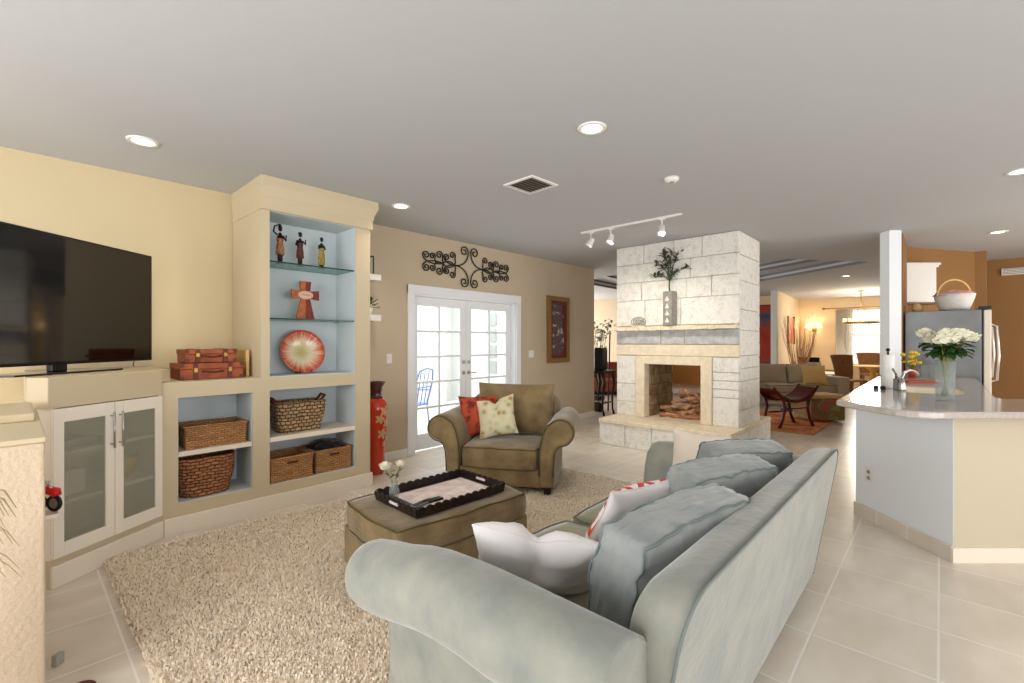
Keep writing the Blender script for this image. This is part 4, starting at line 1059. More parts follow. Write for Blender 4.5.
# ============================================================ SUITCASES
def suitcase(label, x, y, z, w, d, h, rz_, grp):
    t = thing('suitcase', label, 'suitcase', (x, y, z), rz_, grp)
    bm = nb(); box(bm, -w/2, w/2, -d/2, d/2, 0, h*.64, .006); obj('case', bm, 'leather', t)
    bm = nb(); box(bm, -w/2-.005, w/2+.005, -d/2-.005, d/2+.005, h*.645, h, .006); obj('lid', bm, 'leather', t)
    for s in (-1, 1):
        bm = nb(); x_ = s*w*.27; box(bm, x_-.016, x_+.016, -d/2-.010, -d/2+.002, .002, h-.002, .002); box(bm, x_-.016, x_+.016, -d/2-.008, d/2+.006, h-.001, h+.003); st = obj('strap', bm, 'leather_dark', t)
        bm = nb(); box(bm, x_-.012, x_+.012, -d/2-.014, -d/2-.009, h*.45, h*.72, .001); obj('buckle', bm, 'brass', st)
    for sx in (-1, 1):
        for za, zb in ((0, .03), (h-.028, h+.002)): bm = nb(); box(bm, sx*(w/2-.012)-.014, sx*(w/2-.012)+.014, -d/2-.008, -d/2+.02, za, zb, .002); obj('corner_patch', bm, 'leather_dark', t)
    bm = nb(); zc = h*.5; tube(bm, [(-.07, -d/2-.005, zc), (-.065, -d/2-.024, zc), (0, -d/2-.03, zc-.01), (.065, -d/2-.024, zc), (.07, -d/2-.005, zc)], .007, 8); obj('handle', bm, 'leather_dark', t)
suitcase('larger brown leather suitcase lying under the small one', 1.085, 4.42, 1.121, .44, .32, .128, 0, 'suitcases on the low cabinet')
suitcase('smaller brown leather suitcase on top of the larger one', 1.08, 4.41, 1.253, .355, .26, .105, 0, 'suitcases on the low cabinet')
bm = nb(); box(bm, -.012, .012, -.14, .14, 0, .23, .003); o = obj('tan_folder', bm, 'tan'); o.location = (1.352, 4.45, 1.121); tag(o, 'tan flat case standing on end behind the suitcases', 'folder')

# ============================================================ BASKETS
def basket(name, label, x, y, z, w, d, h, m, rz_=0, taper=.9, slots=True, handles=False, group='baskets in the cubbies', wavy=0, round_=.03):
    t = thing(name, label, 'basket', (x, y, z), rz_, group)
    bm = nb(); n = 6; out = []; inn = []
    def ringpts(k, zz):
        hw, hd = w/2*k, d/2*k; r_ = round_; P = []
        for cx, cy, a0 in ((hw-r_, -hd+r_, -90), (hw-r_, hd-r_, 0), (-hw+r_, hd-r_, 90), (-hw+r_, -hd+r_, 180)):
            for i in range(5): a = math.radians(a0+90*i/4); P.append((cx+r_*math.cos(a), cy+r_*math.sin(a), zz))
        return P
    def prof(s): return taper+(1-taper)*s+(.05*math.sin(PI*s) if wavy else 0)
    rows = 8; prev = None
    for i in range(rows+1):
        s = i/rows; r_ = [bm.verts.new(p) for p in ringpts(prof(s), h*s)]
        if prev: ring_faces(bm, prev, r_)
        else: bm.faces.new(r_[::-1])
        prev = r_
    for i in range(rows, -1, -1):
        s = i/rows; kk = prof(s)-2*.012/max(w, d); r_ = [bm.verts.new((p[0]*(1-.018/w*2/1), p[1]*(1-.018/d*2), max(p[2], .01))) for p in ringpts(prof(s), h*s)]
        ring_faces(bm, prev, r_); prev = r_
    bm.faces.new(prev)
    for v in bm.verts:
        v.co += Vector((noise.noise(v.co*9), noise.noise(v.co*9+Vector((5, 0, 0))), 0))*(.006 if not wavy else .014)
        if wavy and v.co.z > h*.9: v.co.z += .012*noise.noise(v.co*11)
    obj('body', bm, m, t)
    bm = nb(); P = ringpts(1, h); tube(bm, [(p[0]*.985, p[1]*.985, p[2]) for p in P], .011, 7, closed=True); obj('rim', bm, m, t)
    if slots:
        bm = nb(); box(bm, -.045, .045, -d/2*prof(.8)-.010, -d/2*prof(.8)+.012, h*.72, h*.83, .004); obj('hand_hole_shade', bm, 'leather_dark', t)  # dark block stands in for the shade inside the grip hole
    if handles:
        for s in (-1, 1):
            bm = nb(); tube(bm, [(s*w/2*.8, -.05, h-.03), (s*w/2*1.08, -.04, h+.045), (s*w/2*1.1, .04, h+.05), (s*w/2*.8, .05, h-.03)], .014, 8); obj('handle', bm, 'leather_dark', t)
    return t
basket('storage_basket', 'low tan woven basket on the upper shelf of the left cubby', 1.09, 4.30, .602, .43, .28, .165, 'basket_tan', slots=False, taper=.97, round_=.015)
basket('storage_basket', 'big round-cornered brown woven basket at the bottom of the left cubby', 1.035, 4.315, .226, .40, .33, .29, 'basket_brown', taper=.84, slots=False, wavy=1, round_=.1)
basket('storage_basket', 'two-toned woven basket with dark loop handles on the middle shelf of the tall unit', 1.77, 4.315, .612, .43, .27, .26, 'basket_mix', taper=.84, slots=False, handles=True, wavy=1, round_=.05)
basket('storage_basket', 'open square tan basket at the bottom left of the tall unit', 1.655, 4.30, .216, .37, .33, .20, 'basket_tan', taper=.97, round_=.015)
bk = basket('storage_basket', 'square tan basket heaped with black cloth at the bottom right of the tall unit', 2.04, 4.315, .216, .355, .33, .20, 'basket_tan', taper=.97, round_=.015)
bm = nb(); rr_ = bmesh.ops.create_icosphere(bm, subdivisions=4, radius=1)
for v in bm.verts:
    n_ = noise.noise(v.co*2.6)*.22; v.co = Vector((v.co.x*.155*(1+n_), v.co.y*.135*(1+n_), max(-.03, v.co.z)*.085*(1+n_*1.4)))
o = obj('folded_throw', bm, 'throw', smooth=True); o.location = (2.04, 4.315, .40); tag(o, 'black cloth heaped in the bottom right basket of the tall unit', 'blanket')

# ============================================================ NICHE ORNAMENTS
def figurine(label, x, z, h, robe, pose, seed):
    t = thing('figurine', label, 'figurine', (x, 4.30, z), 0, 'figurines on the top glass shelf')
    s = h/.27; bm = nb()
    lathe(bm, [(0.001, 0), (.030*s, 0), (.030*s, .008*s), (.001, .010*s)], 16)
    obj('base', bm, 'bronze', t)
    bm = nb()
    V = [(0, 0, .008), (0, 0, .07), (.003, 0, .13), (0, 0, .165), (0, -.002, .205), (0, 0, .232), (.002, -.003, .262)]
    R_0 = [.017, .019, .021, .017, .023, .0085, .0165]
    prev_n = len(V)
    tube(bm, [Vector(p)*s for p in V[:5]], [r*s for r in R_0[:5]], 12)
    tube(bm, [Vector(p)*s for p in V[4:6]], [R_0[4]*s*.8, R_0[5]*s], 10); 
    ball(bm, Vector((.001, -.003, .262))*s, .0165*s, .85, 1, 1.25, 12, 8)
    arms = {'up': [[(-.020, 0, .215), (-.048, -.005, .235), (-.040, -.008, .275), (-.012, -.004, .288)], [(.020, 0, .212), (.038, -.012, .175), (.036, -.02, .215)]],
            'hold': [[(-.021, 0, .213), (-.036, -.006, .175), (-.022, -.024, .160)], [(.021, 0, .213), (.040, -.01, .185), (.034, -.024, .222)]],
            'fold': [[(-.020, 0, .213), (-.032, -.008, .182), (-.002, -.026, .190)], [(.020, 0, .213), (.032, -.008, .180), (.004, -.027, .205)]]}[pose]
    for a in arms: tube(bm, [Vector(p)*s for p in a], [.0075*s, .0062*s, .0055*s, .005*s][:len(a)], 8)
    obj('body', bm, 'bronze', t)
    bm = nb(); q = random.Random(seed)
    lathe(bm, [(.018*s, .195*s), (.026*s, .188*s), (.021*s, .160*s), (.028*s, .120*s), (.030*s, .07*s), (.027*s, .035*s if pose == 'fold' else .085*s), (.022*s, .036*s if pose == 'fold' else .088*s)], 18, cap=False)
    for v in bm.verts: v.co.x *= 1.0+.08*math.sin(9*math.atan2(v.co.y, v.co.x)); v.co.y *= .9
    obj('robe', bm, robe, t, smooth=True)
    bm = nb(); ball(bm, (.002*s, .004*s, .274*s), .0155*s, 1, 1, .75, 10, 6); 
    if pose == 'up': ball(bm, (-.004*s, 0, .290*s), .012*s, 1.3, 1, .6, 10, 6)
    obj('hair', bm, 'black', t)
    return t
figurine('dark figurine with one arm raised to the head, leftmost on the top shelf', 1.61, 2.106, .325, 'ochre', 'up', 1)
figurine('dark figurine in a maroon robe, middle one on the top shelf', 1.785, 2.106, .30, 'maroon', 'hold', 2)
figurine('dark figurine in a gold robe with folded arms, rightmost on the top shelf', 1.985, 2.106, .285, 'gold_robe', 'fold', 3)
t = thing('wooden_cross', 'flared wooden cross with an oval plaque on the lower glass shelf', 'cross', (1.84, 4.32, 1.621))
for s, mm in ((-1, 'cross_a'), (1, 'cross_b')):
    bm = nb()
    pts = [(0, 0), (s*.085, 0), (s*.040, .20), (s*.125, .185), (s*.125, .275), (s*.042, .265), (s*.052, .355), (0, .355)]
    a = [bm.verts.new((x, -.012, z)) for x, z in pts]; b = [bm.verts.new((x, .012, z)) for x, z in pts]; bm.faces.new(a); bm.faces.new(b[::-1]); ring_faces(bm, a, b)
    obj('cross_half', bm, mm, t)
bm = nb(); lathe(bm, [(.07, 0), (.07, .006), (.06, .010), (.001, .012)], 26); bm.transform(TR(0, -.012, .228) @ Matrix.Scale(.55, 4, (0, 0, 1)) @ Matrix.Rotation(PI/2, 4, 'X')); o = obj('oval_plaque', bm, 'oval', t)
bm = nb(); tube(bm, [(-.035, -.0245, .225), (-.025, -.0245, .236), (-.015, -.0245, .222), (-.005, -.0245, .236), (.005, -.0245, .222), (.015, -.0245, .236), (.025, -.0245, .224), (.035, -.0245, .230)], .002, 5); obj('script_lettering', bm, 'cross_b', o)
t = thing('sunburst_bowl', 'round red and gold sunburst glass bowl propped upright in the niche', 'bowl', (1.845, 4.37, 1.123+.205), 0)
t.rotation_euler = (math.radians(-12), 0, 0)
bm = nb(); lathe(bm, [(.001, .050), (.06, .048), (.12, .036), (.17, .016), (.203, -.006), (.206, 0), (.172, .026), (.12, .046), (.001, .060)], 40); bm.transform(Matrix.Rotation(PI/2, 4, 'X') @ Matrix.Scale(-1, 4, (0, 0, 1))); obj('dish', bm, 'sunburst', t)
bm = nb(); box(bm, -.06, .06, .065, .09, -.20, -.12, .004); tube(bm, [(-.05, .07, -.19), (-.05, -.02, -.198), (-.05, -.03, -.18)], .005, 6); tube(bm, [(.05, .07, -.19), (.05, -.02, -.198), (.05, -.03, -.18)], .005, 6); obj('stand', bm, 'shelf_edge', t)

# ============================================================ TALL VASE AND WALL SHELVES
t = thing('floor_vase', 'tall red floor vase with tan painted flowers beside the shelving', 'vase', (2.655, 4.46, 0))
bm = nb(); lathe(bm, [(.075, 0), (.085, .02), (.095, .2), (.115, .5), (.128, .68), (.122, .76), (.095, .80), (.085, .81)], 36, cap=False); obj('body', bm, 'terracotta', t)
bm = nb(); lathe(bm, [(.086, .805), (.065, .83), (.062, .87), (.075, .93), (.10, .975), (.105, .985), (.095, .985), (.07, .93), (.055, .87)], 36, cap=False); obj('neck', bm, 'urn_top', t)
q = random.Random(4)
for (ang, z, r_) in ((-75, .68, .05), (-40, .70, .05), (-10, .66, .05), (-60, .55, .045), (-20, .50, .05), (-85, .44, .05), (-45, .38, .035), (10, .56, .04), (-100, .6, .045), (-68, .33, .028)):
    bm = nb(); a = math.radians(ang); rad = .095+.033*min(1, z/.6)
    ring_ = []; cv = bm.verts.new((0, 0, 0)); n = 20
    rr2 = []
    for k in range(n):
        b = 2*PI*k/n; R2 = r_*(1+.35*math.cos(5*b)); rr2.append((R2*math.cos(b), R2*math.sin(b)))
    vs_ = [bm.verts.new((x, 0, zz)) for x, zz in rr2]
    for k in range(n): bm.faces.new((cv, vs_[k], vs_[(k+1) % n]))
    for v in bm.verts:
        da = v.co.x/rad; zz = z+v.co.z; R3 = .0975+(.128-.095)*max(0, min(1, (zz-.2)/.48))+.0005; v.co = Vector((R3*math.cos(a+da), R3*math.sin(a+da), zz))
    obj('painted_flower', bm, 'petal_tan', t)
for z, lb in ((2.105, 'upper white floating shelf beside the tall unit'), (1.65, 'lower white floating shelf beside the tall unit')):
    bm = nb(); box(bm, 2.46, 2.83, 4.64, 4.838, z, z+.07, .004); o = obj('floating_shelf', bm, 'trim'); tag(o, lb, 'shelf', 'floating shelves')
t = thing('small_lantern', 'small glass and metal candle frame on the upper floating shelf', 'lantern', (2.72, 4.74, 2.176))
bm = nb()
for sx in (-1, 1):
    for sy in (-1, 1): box(bm, sx*.045-.005, sx*.045+.005, sy*.045-.005, sy*.045+.005, 0, .2)
box(bm, -.05, .05, -.05, .05, 0, .01); box(bm, -.05, .05, -.05, .05, .2, .21); obj('frame', bm, 'iron', t)
bm = nb(); box(bm, -.044, .044, -.044, .044, .011, .199); obj('glass_box', bm, 'glass', t)
def bushy(name, label, loc, r, n, seed, mleaf, pot=True, h=.08, L=.06):
    t = thing(name, label, 'plant', loc); q = random.Random(seed)
    if pot: bm = nb(); lathe(bm, [(.03, 0), (.042, .06), (.045, h), (.038, h), (.03, .02)], 20); obj('pot', bm, 'trim', t)
    bm = nb()
    for k in range(n):
        a = q.uniform(0, 2*PI); e = q.uniform(-.1, 1.3); d = Vector((math.cos(a)*math.cos(e), math.sin(a)*math.cos(e), math.sin(e))); p = Vector((0, 0, h))+d*r*q.uniform(.3, .75)
        leaf_bm(bm, p, d+Vector((q.uniform(-.4, .4), q.uniform(-.4, .4), q.uniform(-.3, .4))), L*q.uniform(.8, 1.3), L*.5)
    obj('foliage', bm, mleaf, t); return t
bushy('small_plant', 'small green plant on the lower floating shelf', (2.73, 4.73, 1.721), .13, 60, 2, 'leaf', L=.05)

# ============================================================ WALL DECOR
t = thing('iron_scroll_art', 'black wrought iron scroll wall ornament over the french doors', 'wall ornament', (4.33, YB-.02, 2.452))
def curve_obj(strokes, r, name, m, parent):
    bm = nb()
    for s in strokes: tube(bm, [(x, 0, z) for x, z in s], r, 6)
    obj(name, bm, m, parent)
def bez(p0, p1, p2, p3, n=14):
    return [tuple((1-t)**3*Vector(p0)+3*(1-t)**2*t*Vector(p1)+3*(1-t)*t*t*Vector(p2)+t**3*Vector(p3)) for t in [k/n for k in range(n+1)]]
def scroll(p0, c, r, a_in, turns, ctrl):
    """stem from p0 running into a spiral about c"""
    st = (c[0]+r*math.cos(a_in), c[1]+r*math.sin(a_in)); sgn = 1 if turns > 0 else -1
    tan = Vector((-math.sin(a_in), math.cos(a_in)))*sgn
    pre = bez(p0, ctrl, tuple(Vector(st)-tan*r*1.1), st)
    return pre+spiral(c[0], c[1], r, r*.22, a_in, turns, 26)[1:]
for sx in (-1, 1):
    for sz in (-1, 1):
        S = []
        S.append(scroll((.27, .0), (.095, .205), .072, math.radians(180), -1.35, (.06, .0)))
        S.append(scroll((.27, 0), (.30, .125), .05, math.radians(200), -1.3, (.22, .05)))
        S.append(scroll((.27, 0), (.40, .085), .045, math.radians(10), 1.3, (.36, .0)))
        S.append(scroll((.46, 0), (.52, .10), .055, math.radians(190), -1.35, (.45, .04)))
        S.append(scroll((.46, 0), (.63, .072), .045, math.radians(200), -1.3, (.56, -.03)))
        S.append(scroll((.46, 0), (.725, .075), .055, math.radians(-30), 1.3, (.62, -.04)))
        S.append(bez((.27, 0), (.34, .06), (.41, .04), (.46, 0)))
        curve_obj([[(sx*x*1.02, sz*z*1.03) for x, z in s] for s in S], .0085, 'scroll', 'iron', t)
t = thing('framed_painting', 'tall narrow painting in a gilt and dark frame on the beige wall', 'painting', (6.37, YB, 1.06))
bm = nb(); frame_bm(bm, .60, 1.13, .075, .05); bm.transform(TR(0, -.027, 0)); obj('frame', bm, 'gold', t)
bm = nb(); frame_bm(bm, .46, .99, .06, .035); bm.transform(TR(0, -.021, .07)); obj('inner_frame', bm, 'leather_dark', t)
bm = nb(); box(bm, -.175, .175, -.016, -.003, .12, 1.01); obj('canvas', bm, 'canvas', t)
wallplate('light_switch', 'single white rocker switch between the red vase and the french doors', 'light switch', (3.06, YB, 1.215), 0, 'switch')
wallplate('light_switch', 'double white switch plate between the french doors and the painting', 'light switch', (5.68, YB, 1.22), 0, 'switch', w=.12)

# ============================================================ CEILING FIXTURES
dls = [(143, 141, 'recessed ceiling light above the television'), (592, 128, 'recessed ceiling light in the middle of the living room, the largest in view'), (401, 206, 'recessed ceiling light nearest the tall shelving unit'), (1021, 171, 'recessed ceiling light at the right edge of view over the kitchen bar'), (998, 232, 'recessed ceiling light over the kitchen by the orange wall'), (846, 276, 'recessed ceiling light over the far sofa beyond the fireplace')]
proto = None
for u, v, lb in dls:
    dpt = (CEIL-EYE)*FPX/(341.5-v); p = W(u, dpt, CEIL)
    if proto is None:
        proto = thing('recessed_light', lb, 'ceiling light', tuple(p), 0, 'recessed ceiling lights')
        bm = nb(); lathe(bm, [(.062, .0), (.066, -.008), (.088, -.008), (.092, -.001), (.092, 0)], 32, cap=False); obj('trim_ring', bm, 'trim', proto)
        bm = nb(); lathe(bm, [(.064, -.001), (.001, -.001)], 28, cap=False); obj('lamp', bm, 'bulb', proto)
    else: dup(proto, loc=tuple(p), label=lb)
    l = bpy.data.lights.new('downlight', 'SPOT'); l.energy = 22; l.spot_size = math.radians(125); l.spot_blend = .9; l.color = (1, .9, .74); l.shadow_soft_size = .05
    o = bpy.data.objects.new('downlight', l); o.location = (p.x, p.y, CEIL-.03); C.objects.link(o)
t = thing('air_vent', 'square ceiling air vent with dark slats', 'vent', (3.07, 2.62, CEIL), math.radians(-2))
bm = nb(); e = .17
for a in ((-e, e, -e, -e+.03), (-e, e, e-.03, e), (-e, -e+.03, -e+.03, e-.03), (e-.03, e, -e+.03, e-.03)): box(bm, *a, -.012, 0, .002)
obj('frame', bm, 'trim', t)
bm = nb(); box(bm, -e+.02, e-.02, -e+.02, e-.02, -.003, -.0005); obj('duct_shade', bm, 'grille_dark', t)  # dark sheet stands in for the shade inside the duct
for k in range(7):
    bm = nb(); y = -e+.05+k*.04; box(bm, -e+.03, e-.03, -.014, .014, -.001, .001); bm.transform(TR(0, y, -.009) @ RX(32)); obj('slat', bm, 'grey', t)
t = thing('smoke_detector', 'small round white smoke detector on the ceiling beyond the air vent', 'smoke detector', (3.75, 1.65, CEIL)); bm = nb(); lathe(bm, [(.001, -.035), (.045, -.033), (.058, -.02), (.062, 0)], 28); obj('housing', bm, 'trim', t)
bm = nb(); lathe(bm, [(.02, -.039), (.02, -.034)], 16); obj('test_button', bm, 'grey', t)
t = thing('track_light', 'ceiling track light with three white spot heads in front of the fireplace', 'track light', (4.84, 2.6, CEIL))
bm = nb(); box(bm, 4.825, 4.860, 2.02, 3.30, CEIL-.022, CEIL, .003); obj('rail', bm, 'trim', t, world=True)
for y, tilt in ((3.16, 25), (2.88, 8), (2.24, -5)):
    bm = nb(); cyl(bm, (4.842, y, CEIL-.02), (4.842, y, CEIL-.11), .007, 8); box(bm, 4.825, 4.86, y-.03, y+.03, CEIL-.035, CEIL-.02, .003); hd = obj('arm', bm, 'trim', t, world=True)
    bm = nb(); vs_ = lathe(bm, [(.018, .05), (.03, .045), (.036, -.02), (.05, -.05), (.044, -.05), (.03, -.02)], 20, cap=False); bm.transform(TR(4.842, y, CEIL-.145) @ RY(18) @ RX(tilt)); bm.transform(TR(-4.84, -2.6, -CEIL)); obj('head', bm, 'trim', hd)
    bm = nb(); lathe(bm, [(.036, -.03), (.001, -.03)], 16, cap=False); bm.transform(TR(4.842-4.84, y-2.6, -.145) @ RY(18) @ RX(tilt)); obj('bulb', bm, 'bulb', hd)
    l = bpy.data.lights.new('track_spot', 'SPOT'); l.energy = 26; l.spot_size = math.radians(100); l.spot_blend = .8; l.color = (1, .92, .8); l.shadow_soft_size = .04
    o = bpy.data.objects.new('track_spot', l); o.location = (4.86, y, CEIL-.20); o.rotation_euler = (0, math.radians(-38), 0); C.objects.link(o)

# ============================================================ MANTEL
t = thing('mantel_vase', 'tall square grey vase with relief panels on the stone mantel', 'vase', (5.99, 2.66, 1.632), math.radians(-8))
bm = nb(); box(bm, -.065, .065, -.065, .065, 0, .46, .006); obj('body', bm, 'ceramic', t)
for k in range(4):
    bm = nb(); pts = [(-.067, -.035, .05+k*.095), (-.067, 0, .05+k*.095+.06), (-.067, .035, .05+k*.095), (-.067, 0, .05+k*.095-.015)]
    vs_ = [bm.verts.new(p) for p in pts]; v2 = [bm.verts.new((p[0]-.008, p[1]*.7, p[2])) for p in pts]; bm.faces.new(v2); ring_faces(bm, vs_, v2); obj('relief', bm, 'cream_paint', t)
t = thing('mantel_tree', 'sparse sage leaved branch arrangement rising from the mantel vase', 'plant', (5.99, 2.66, 2.05))
q = random.Random(8); bm = nb(); lf = nb()
tube(bm, [(0, 0, -.05), (.0, .01, .12), (0, .005, .22)], [.012, .01, .008], 7)
for k in range(16):
    a = q.uniform(0, 2*PI); rr_ = q.uniform(.10, .26); top_ = Vector((math.cos(a)*rr_*.5, math.sin(a)*rr_, .3+q.uniform(.02, .36)-rr_*.4)); midp = Vector((top_.x*.35, top_.y*.35, .24+(top_.z-.24)*.6))
    tube(bm, [(0, 0, .18), tuple(midp), tuple(top_)], [.006, .004, .002], 5)
    for j in range(9):
        s = q.uniform(.35, 1.05); p = midp.lerp(top_, s); leaf_bm(lf, p, (q.uniform(-1, 1), q.uniform(-1, 1), q.uniform(-.3, 1)), .09, .036)
obj('branches', bm, 'leaf_grey', t); obj('leaves', lf, 'leaf_grey', t)
t = thing('mantel_ornament', 'small oval wire ornament lying on the left of the mantel', 'ornament', (5.99, 3.12, 1.63), .3)
bm = nb(); 
for rr_ in (.085, .06, .035): tube(bm, [(.01*math.sin(2*a), rr_*1.15*math.cos(a), .07+rr_*.7*math.sin(a)) for a in [2*PI*k/28 for k in range(28)]], .006, 6, closed=True)
obj('rings', bm, 'ceramic', t); bm = nb(); box(bm, -.03, .03, -.10, .10, -.001, .012, .004); obj('foot', bm, 'stone_smooth', t)

# ============================================================ LEFT EDGE
t = thing('toy_motorbike', 'red toy motorbike just showing past the stucco half wall', 'toy', (.150, 3.50, .505), math.radians(-55))
for x, nm in ((0, 'front_wheel'), (-.095, 'rear_wheel')):
    bm = nb(); tube(bm, [(x+.036*math.cos(a), 0, .045+.036*math.sin(a)) for a in [2*PI*k/24 for k in range(24)]], .010, 8, closed=True); obj(nm, bm, 'tyre', t)
    bm = nb(); lathe(bm, [(.028, -.005), (.028, .005)], 20); bm.transform(TR(x, 0, .045) @ RX(90)); obj('hub', bm, 'chrome', t)
bm = nb(); tube(bm, [(.02, 0, .085), (.01, 0, .105), (-.05, 0, .115), (-.09, 0, .10)], [.018, .026, .022, .014], 8); obj('body', bm, 'red', t)
bm = nb(); tube(bm, [(.0, 0, .11), (-.02, -.02, .155)], .005, 6); ball(bm, (-.02, -.02, .16), .011); obj('handlebar', bm, 'chrome', t)
bm = nb(); box(bm, .087, .165, 3.44, 3.62, .485, .504, .003); o = obj('wall_bracket', bm, 'cream'); tag(o, 'small cream ledge on the side of the half wall carrying the red toy motorbike', 'ledge')
t = thing('dried_frond', 'wispy dried grass frond in front of the stucco half wall', 'plant', tuple(W(-46, 1.5, 0)))
q = random.Random(12); bm = nb()
for k in range(22):
    a = q.uniform(-.9, .9); L = q.uniform(.16, .28); pts = []
    base = Vector((0, 0, .72)); dr = Rd.to_3d()*math.cos(a)*.9+Fd.to_3d()*math.sin(a)*.2
    for i in range(6): s = i/5; pts.append(base+dr*L*s+Vector((0, 0, .30*math.sin(s*2.0)*(.5+.4*math.sin(k))-.1*s*s)))
    tube(bm, pts, [.003]*5+[.001], 4)
obj('fronds', bm, 'dry_grass', t); bm = nb(); lathe(bm, [(.06, 0), (.08, .12), (.09, .3), (.05, .66), (.045, .72), (.035, .72), (.04, .6)], 20); obj('pot', bm, 'wall_beige', t)
bm = nb(); lathe(bm, [(.04, 0), (.06, .02), (.055, .05), (.001, .06)], 18); bm.transform(Matrix.Scale(1.4, 4, (0, 1, 0)) @ Matrix.Scale(.6, 4))
o = obj('slipper', bm, 'dark_red', smooth=True); p = W(84, 1.865, 0); o.location = tuple(p); o.rotation_euler = (0, 0, .5); tag(o, 'dark red slipper toe on the floor near the stucco half wall', 'slipper')
bm = nb(); box(bm, -.018, .018, -.012, .012, 0, .05, .003); o = obj('door_stop', bm, 'grey'); p = W(58, 2.03, 0); o.location = tuple(p); o.rotation_euler = (0, 0, YAW); tag(o, 'small grey block on the floor against the stucco half wall', 'door stop')

# ============================================================ KITCHEN
zt = 1.0
def on_bar(u, v): d = (EYE-zt)*FPX/(v-341.5); return W(u, d, zt)
# rose vase
p = on_bar(945, 400.5)
t = thing('glass_vase', 'tall clear glass vase of white roses on the kitchen counter', 'vase', tuple(p))
bm = nb(); lathe(bm, [(.001, 0), (.052, 0), (.054, .01), (.054, .15), (.062, .285), (.059, .285), (.050, .15), (.050, .018), (.001, .015)], 32); obj('vessel', bm, 'glass', t)
bm = nb(); lathe(bm, [(.001, .018), (.0485, .018), (.0485, .13), (.001, .13)], 28); obj('water', bm, 'glass', t)
q = random.Random(31)
first = None; heads = []
for k in range(13):
    lat_ = -.115+.23*(k % 7)/6+(.03 if k > 6 else 0); dep = (-.07 if k < 7 else .07)+q.uniform(-.02, .02); h_ = .40+.06*math.cos(lat_*5)+q.uniform(-.02, .03)
    v_ = Rd*lat_+Fd*dep; heads.append((v_.x, v_.y, h_, lat_))
for k, (x, y, h_, lt) in enumerate(heads):
    f = thing('rose', '', 'rose', tuple(p), 0, 'white roses in the counter vase')
    if k < 7: f['label'] = 'white rose in the front row of the counter bouquet, '+['leftmost bloom', 'second bloom from the left', 'third bloom from the left', 'middle bloom', 'third bloom from the right', 'second bloom from the right', 'rightmost bloom'][k]
    else: f['label'] = 'white rose in the back row of the counter bouquet, '+['far left bloom', 'second from the left', 'left of centre', 'right of centre', 'second from the right', 'far right bloom'][k-7]
    bm = nb(); bx, by = -x*.16, -y*.16
    tube(bm, [(bx, by, .024+.002*k), (x*.05, y*.05, .16), (x*.16, y*.16, .262), (x*.7, y*.7, h_-.05), (x, y, h_-.02)], .0042, 6); obj('stem', bm, 'stem', f)
    bm = nb()
    for j in range(7):
        a = q.uniform(0, 2*PI); s = q.uniform(.45, .85); leaf_bm(bm, (x*s, y*s, .27+(h_-.30)*s), (math.cos(a), math.sin(a), q.uniform(-.6, .3)), .095, .055)
    obj('leaves', bm, 'leaf', f)
    bm = nb(); rose_bm(bm, (x, y, h_), .050, 60+k); obj('bloom', bm, 'petal', f)
# paper towel stand and bits
p = on_bar(888, 388)
t = thing('paper_towel_holder', 'white paper towel roll on a metal stand by the column', 'paper towel holder', tuple(p))
bm = nb(); lathe(bm, [(.058, 0), (.058, .012), (.001, .014)], 24); obj('base', bm, 'chrome', t)
bm = nb(); lathe(bm, [(.047, .016), (.047, .30), (.02, .30), (.02, .29)], 28); obj('roll', bm, 'towel', t)
bm = nb(); cyl(bm, (0, 0, .01), (0, 0, .33), .008); ball(bm, (0, 0, .345), .016); obj('finial', bm, 'black', t)
p = on_bar(896, 390)
t = thing('soap_bottle', 'small dark soap pump bottle beside the paper towel roll', 'bottle', tuple(p)); bm = nb(); box(bm, -.024, .024, -.018, .018, 0, .10, .006); obj('bottle', bm, 'glass_dark', t)
bm = nb(); cyl(bm, (0, 0, .10), (0, 0, .135), .006); box(bm, -.03, .008, -.007, .007, .13, .142, .002); obj('pump', bm, 'black', t)
for i, (u, v) in enumerate(((876, 389), (883, 389.5))):
    p = on_bar(u, v); bm = nb(); lathe(bm, [(.018, 0), (.02, .02), (.012, .03), (.001, .032)], 16); o = obj('bottle_stopper', bm, 'black'); o.location = tuple(p); tag(o, ['small dark knob left of the paper towel roll, the outer one', 'small dark knob touching the foot of the paper towel roll'][i], 'stopper')
# faucet
p = Vector((5.12, .235, zt))
t = thing('faucet', 'brushed steel arched kitchen faucet at the sink', 'faucet', tuple(p))
bm = nb(); lathe(bm, [(.028, 0), (.024, .02), (.02, .06), (.016, .10)], 20); obj('base', bm, 'chrome', t)
bm = nb(); tube(bm, [(0, 0, .09), (0, 0, .12), (.03, -.01, .155), (.10, -.04, .175), (.18, -.07, .165), (.225, -.09, .14), (.235, -.095, .115)], .011, 10); obj('spout', bm, 'chrome', t)
bm = nb(); tube(bm, [(0, 0, .08), (.05, .04, .13), (.12, .07, .18)], [.008, .007, .009], 8); obj('lever', bm, 'chrome', t)
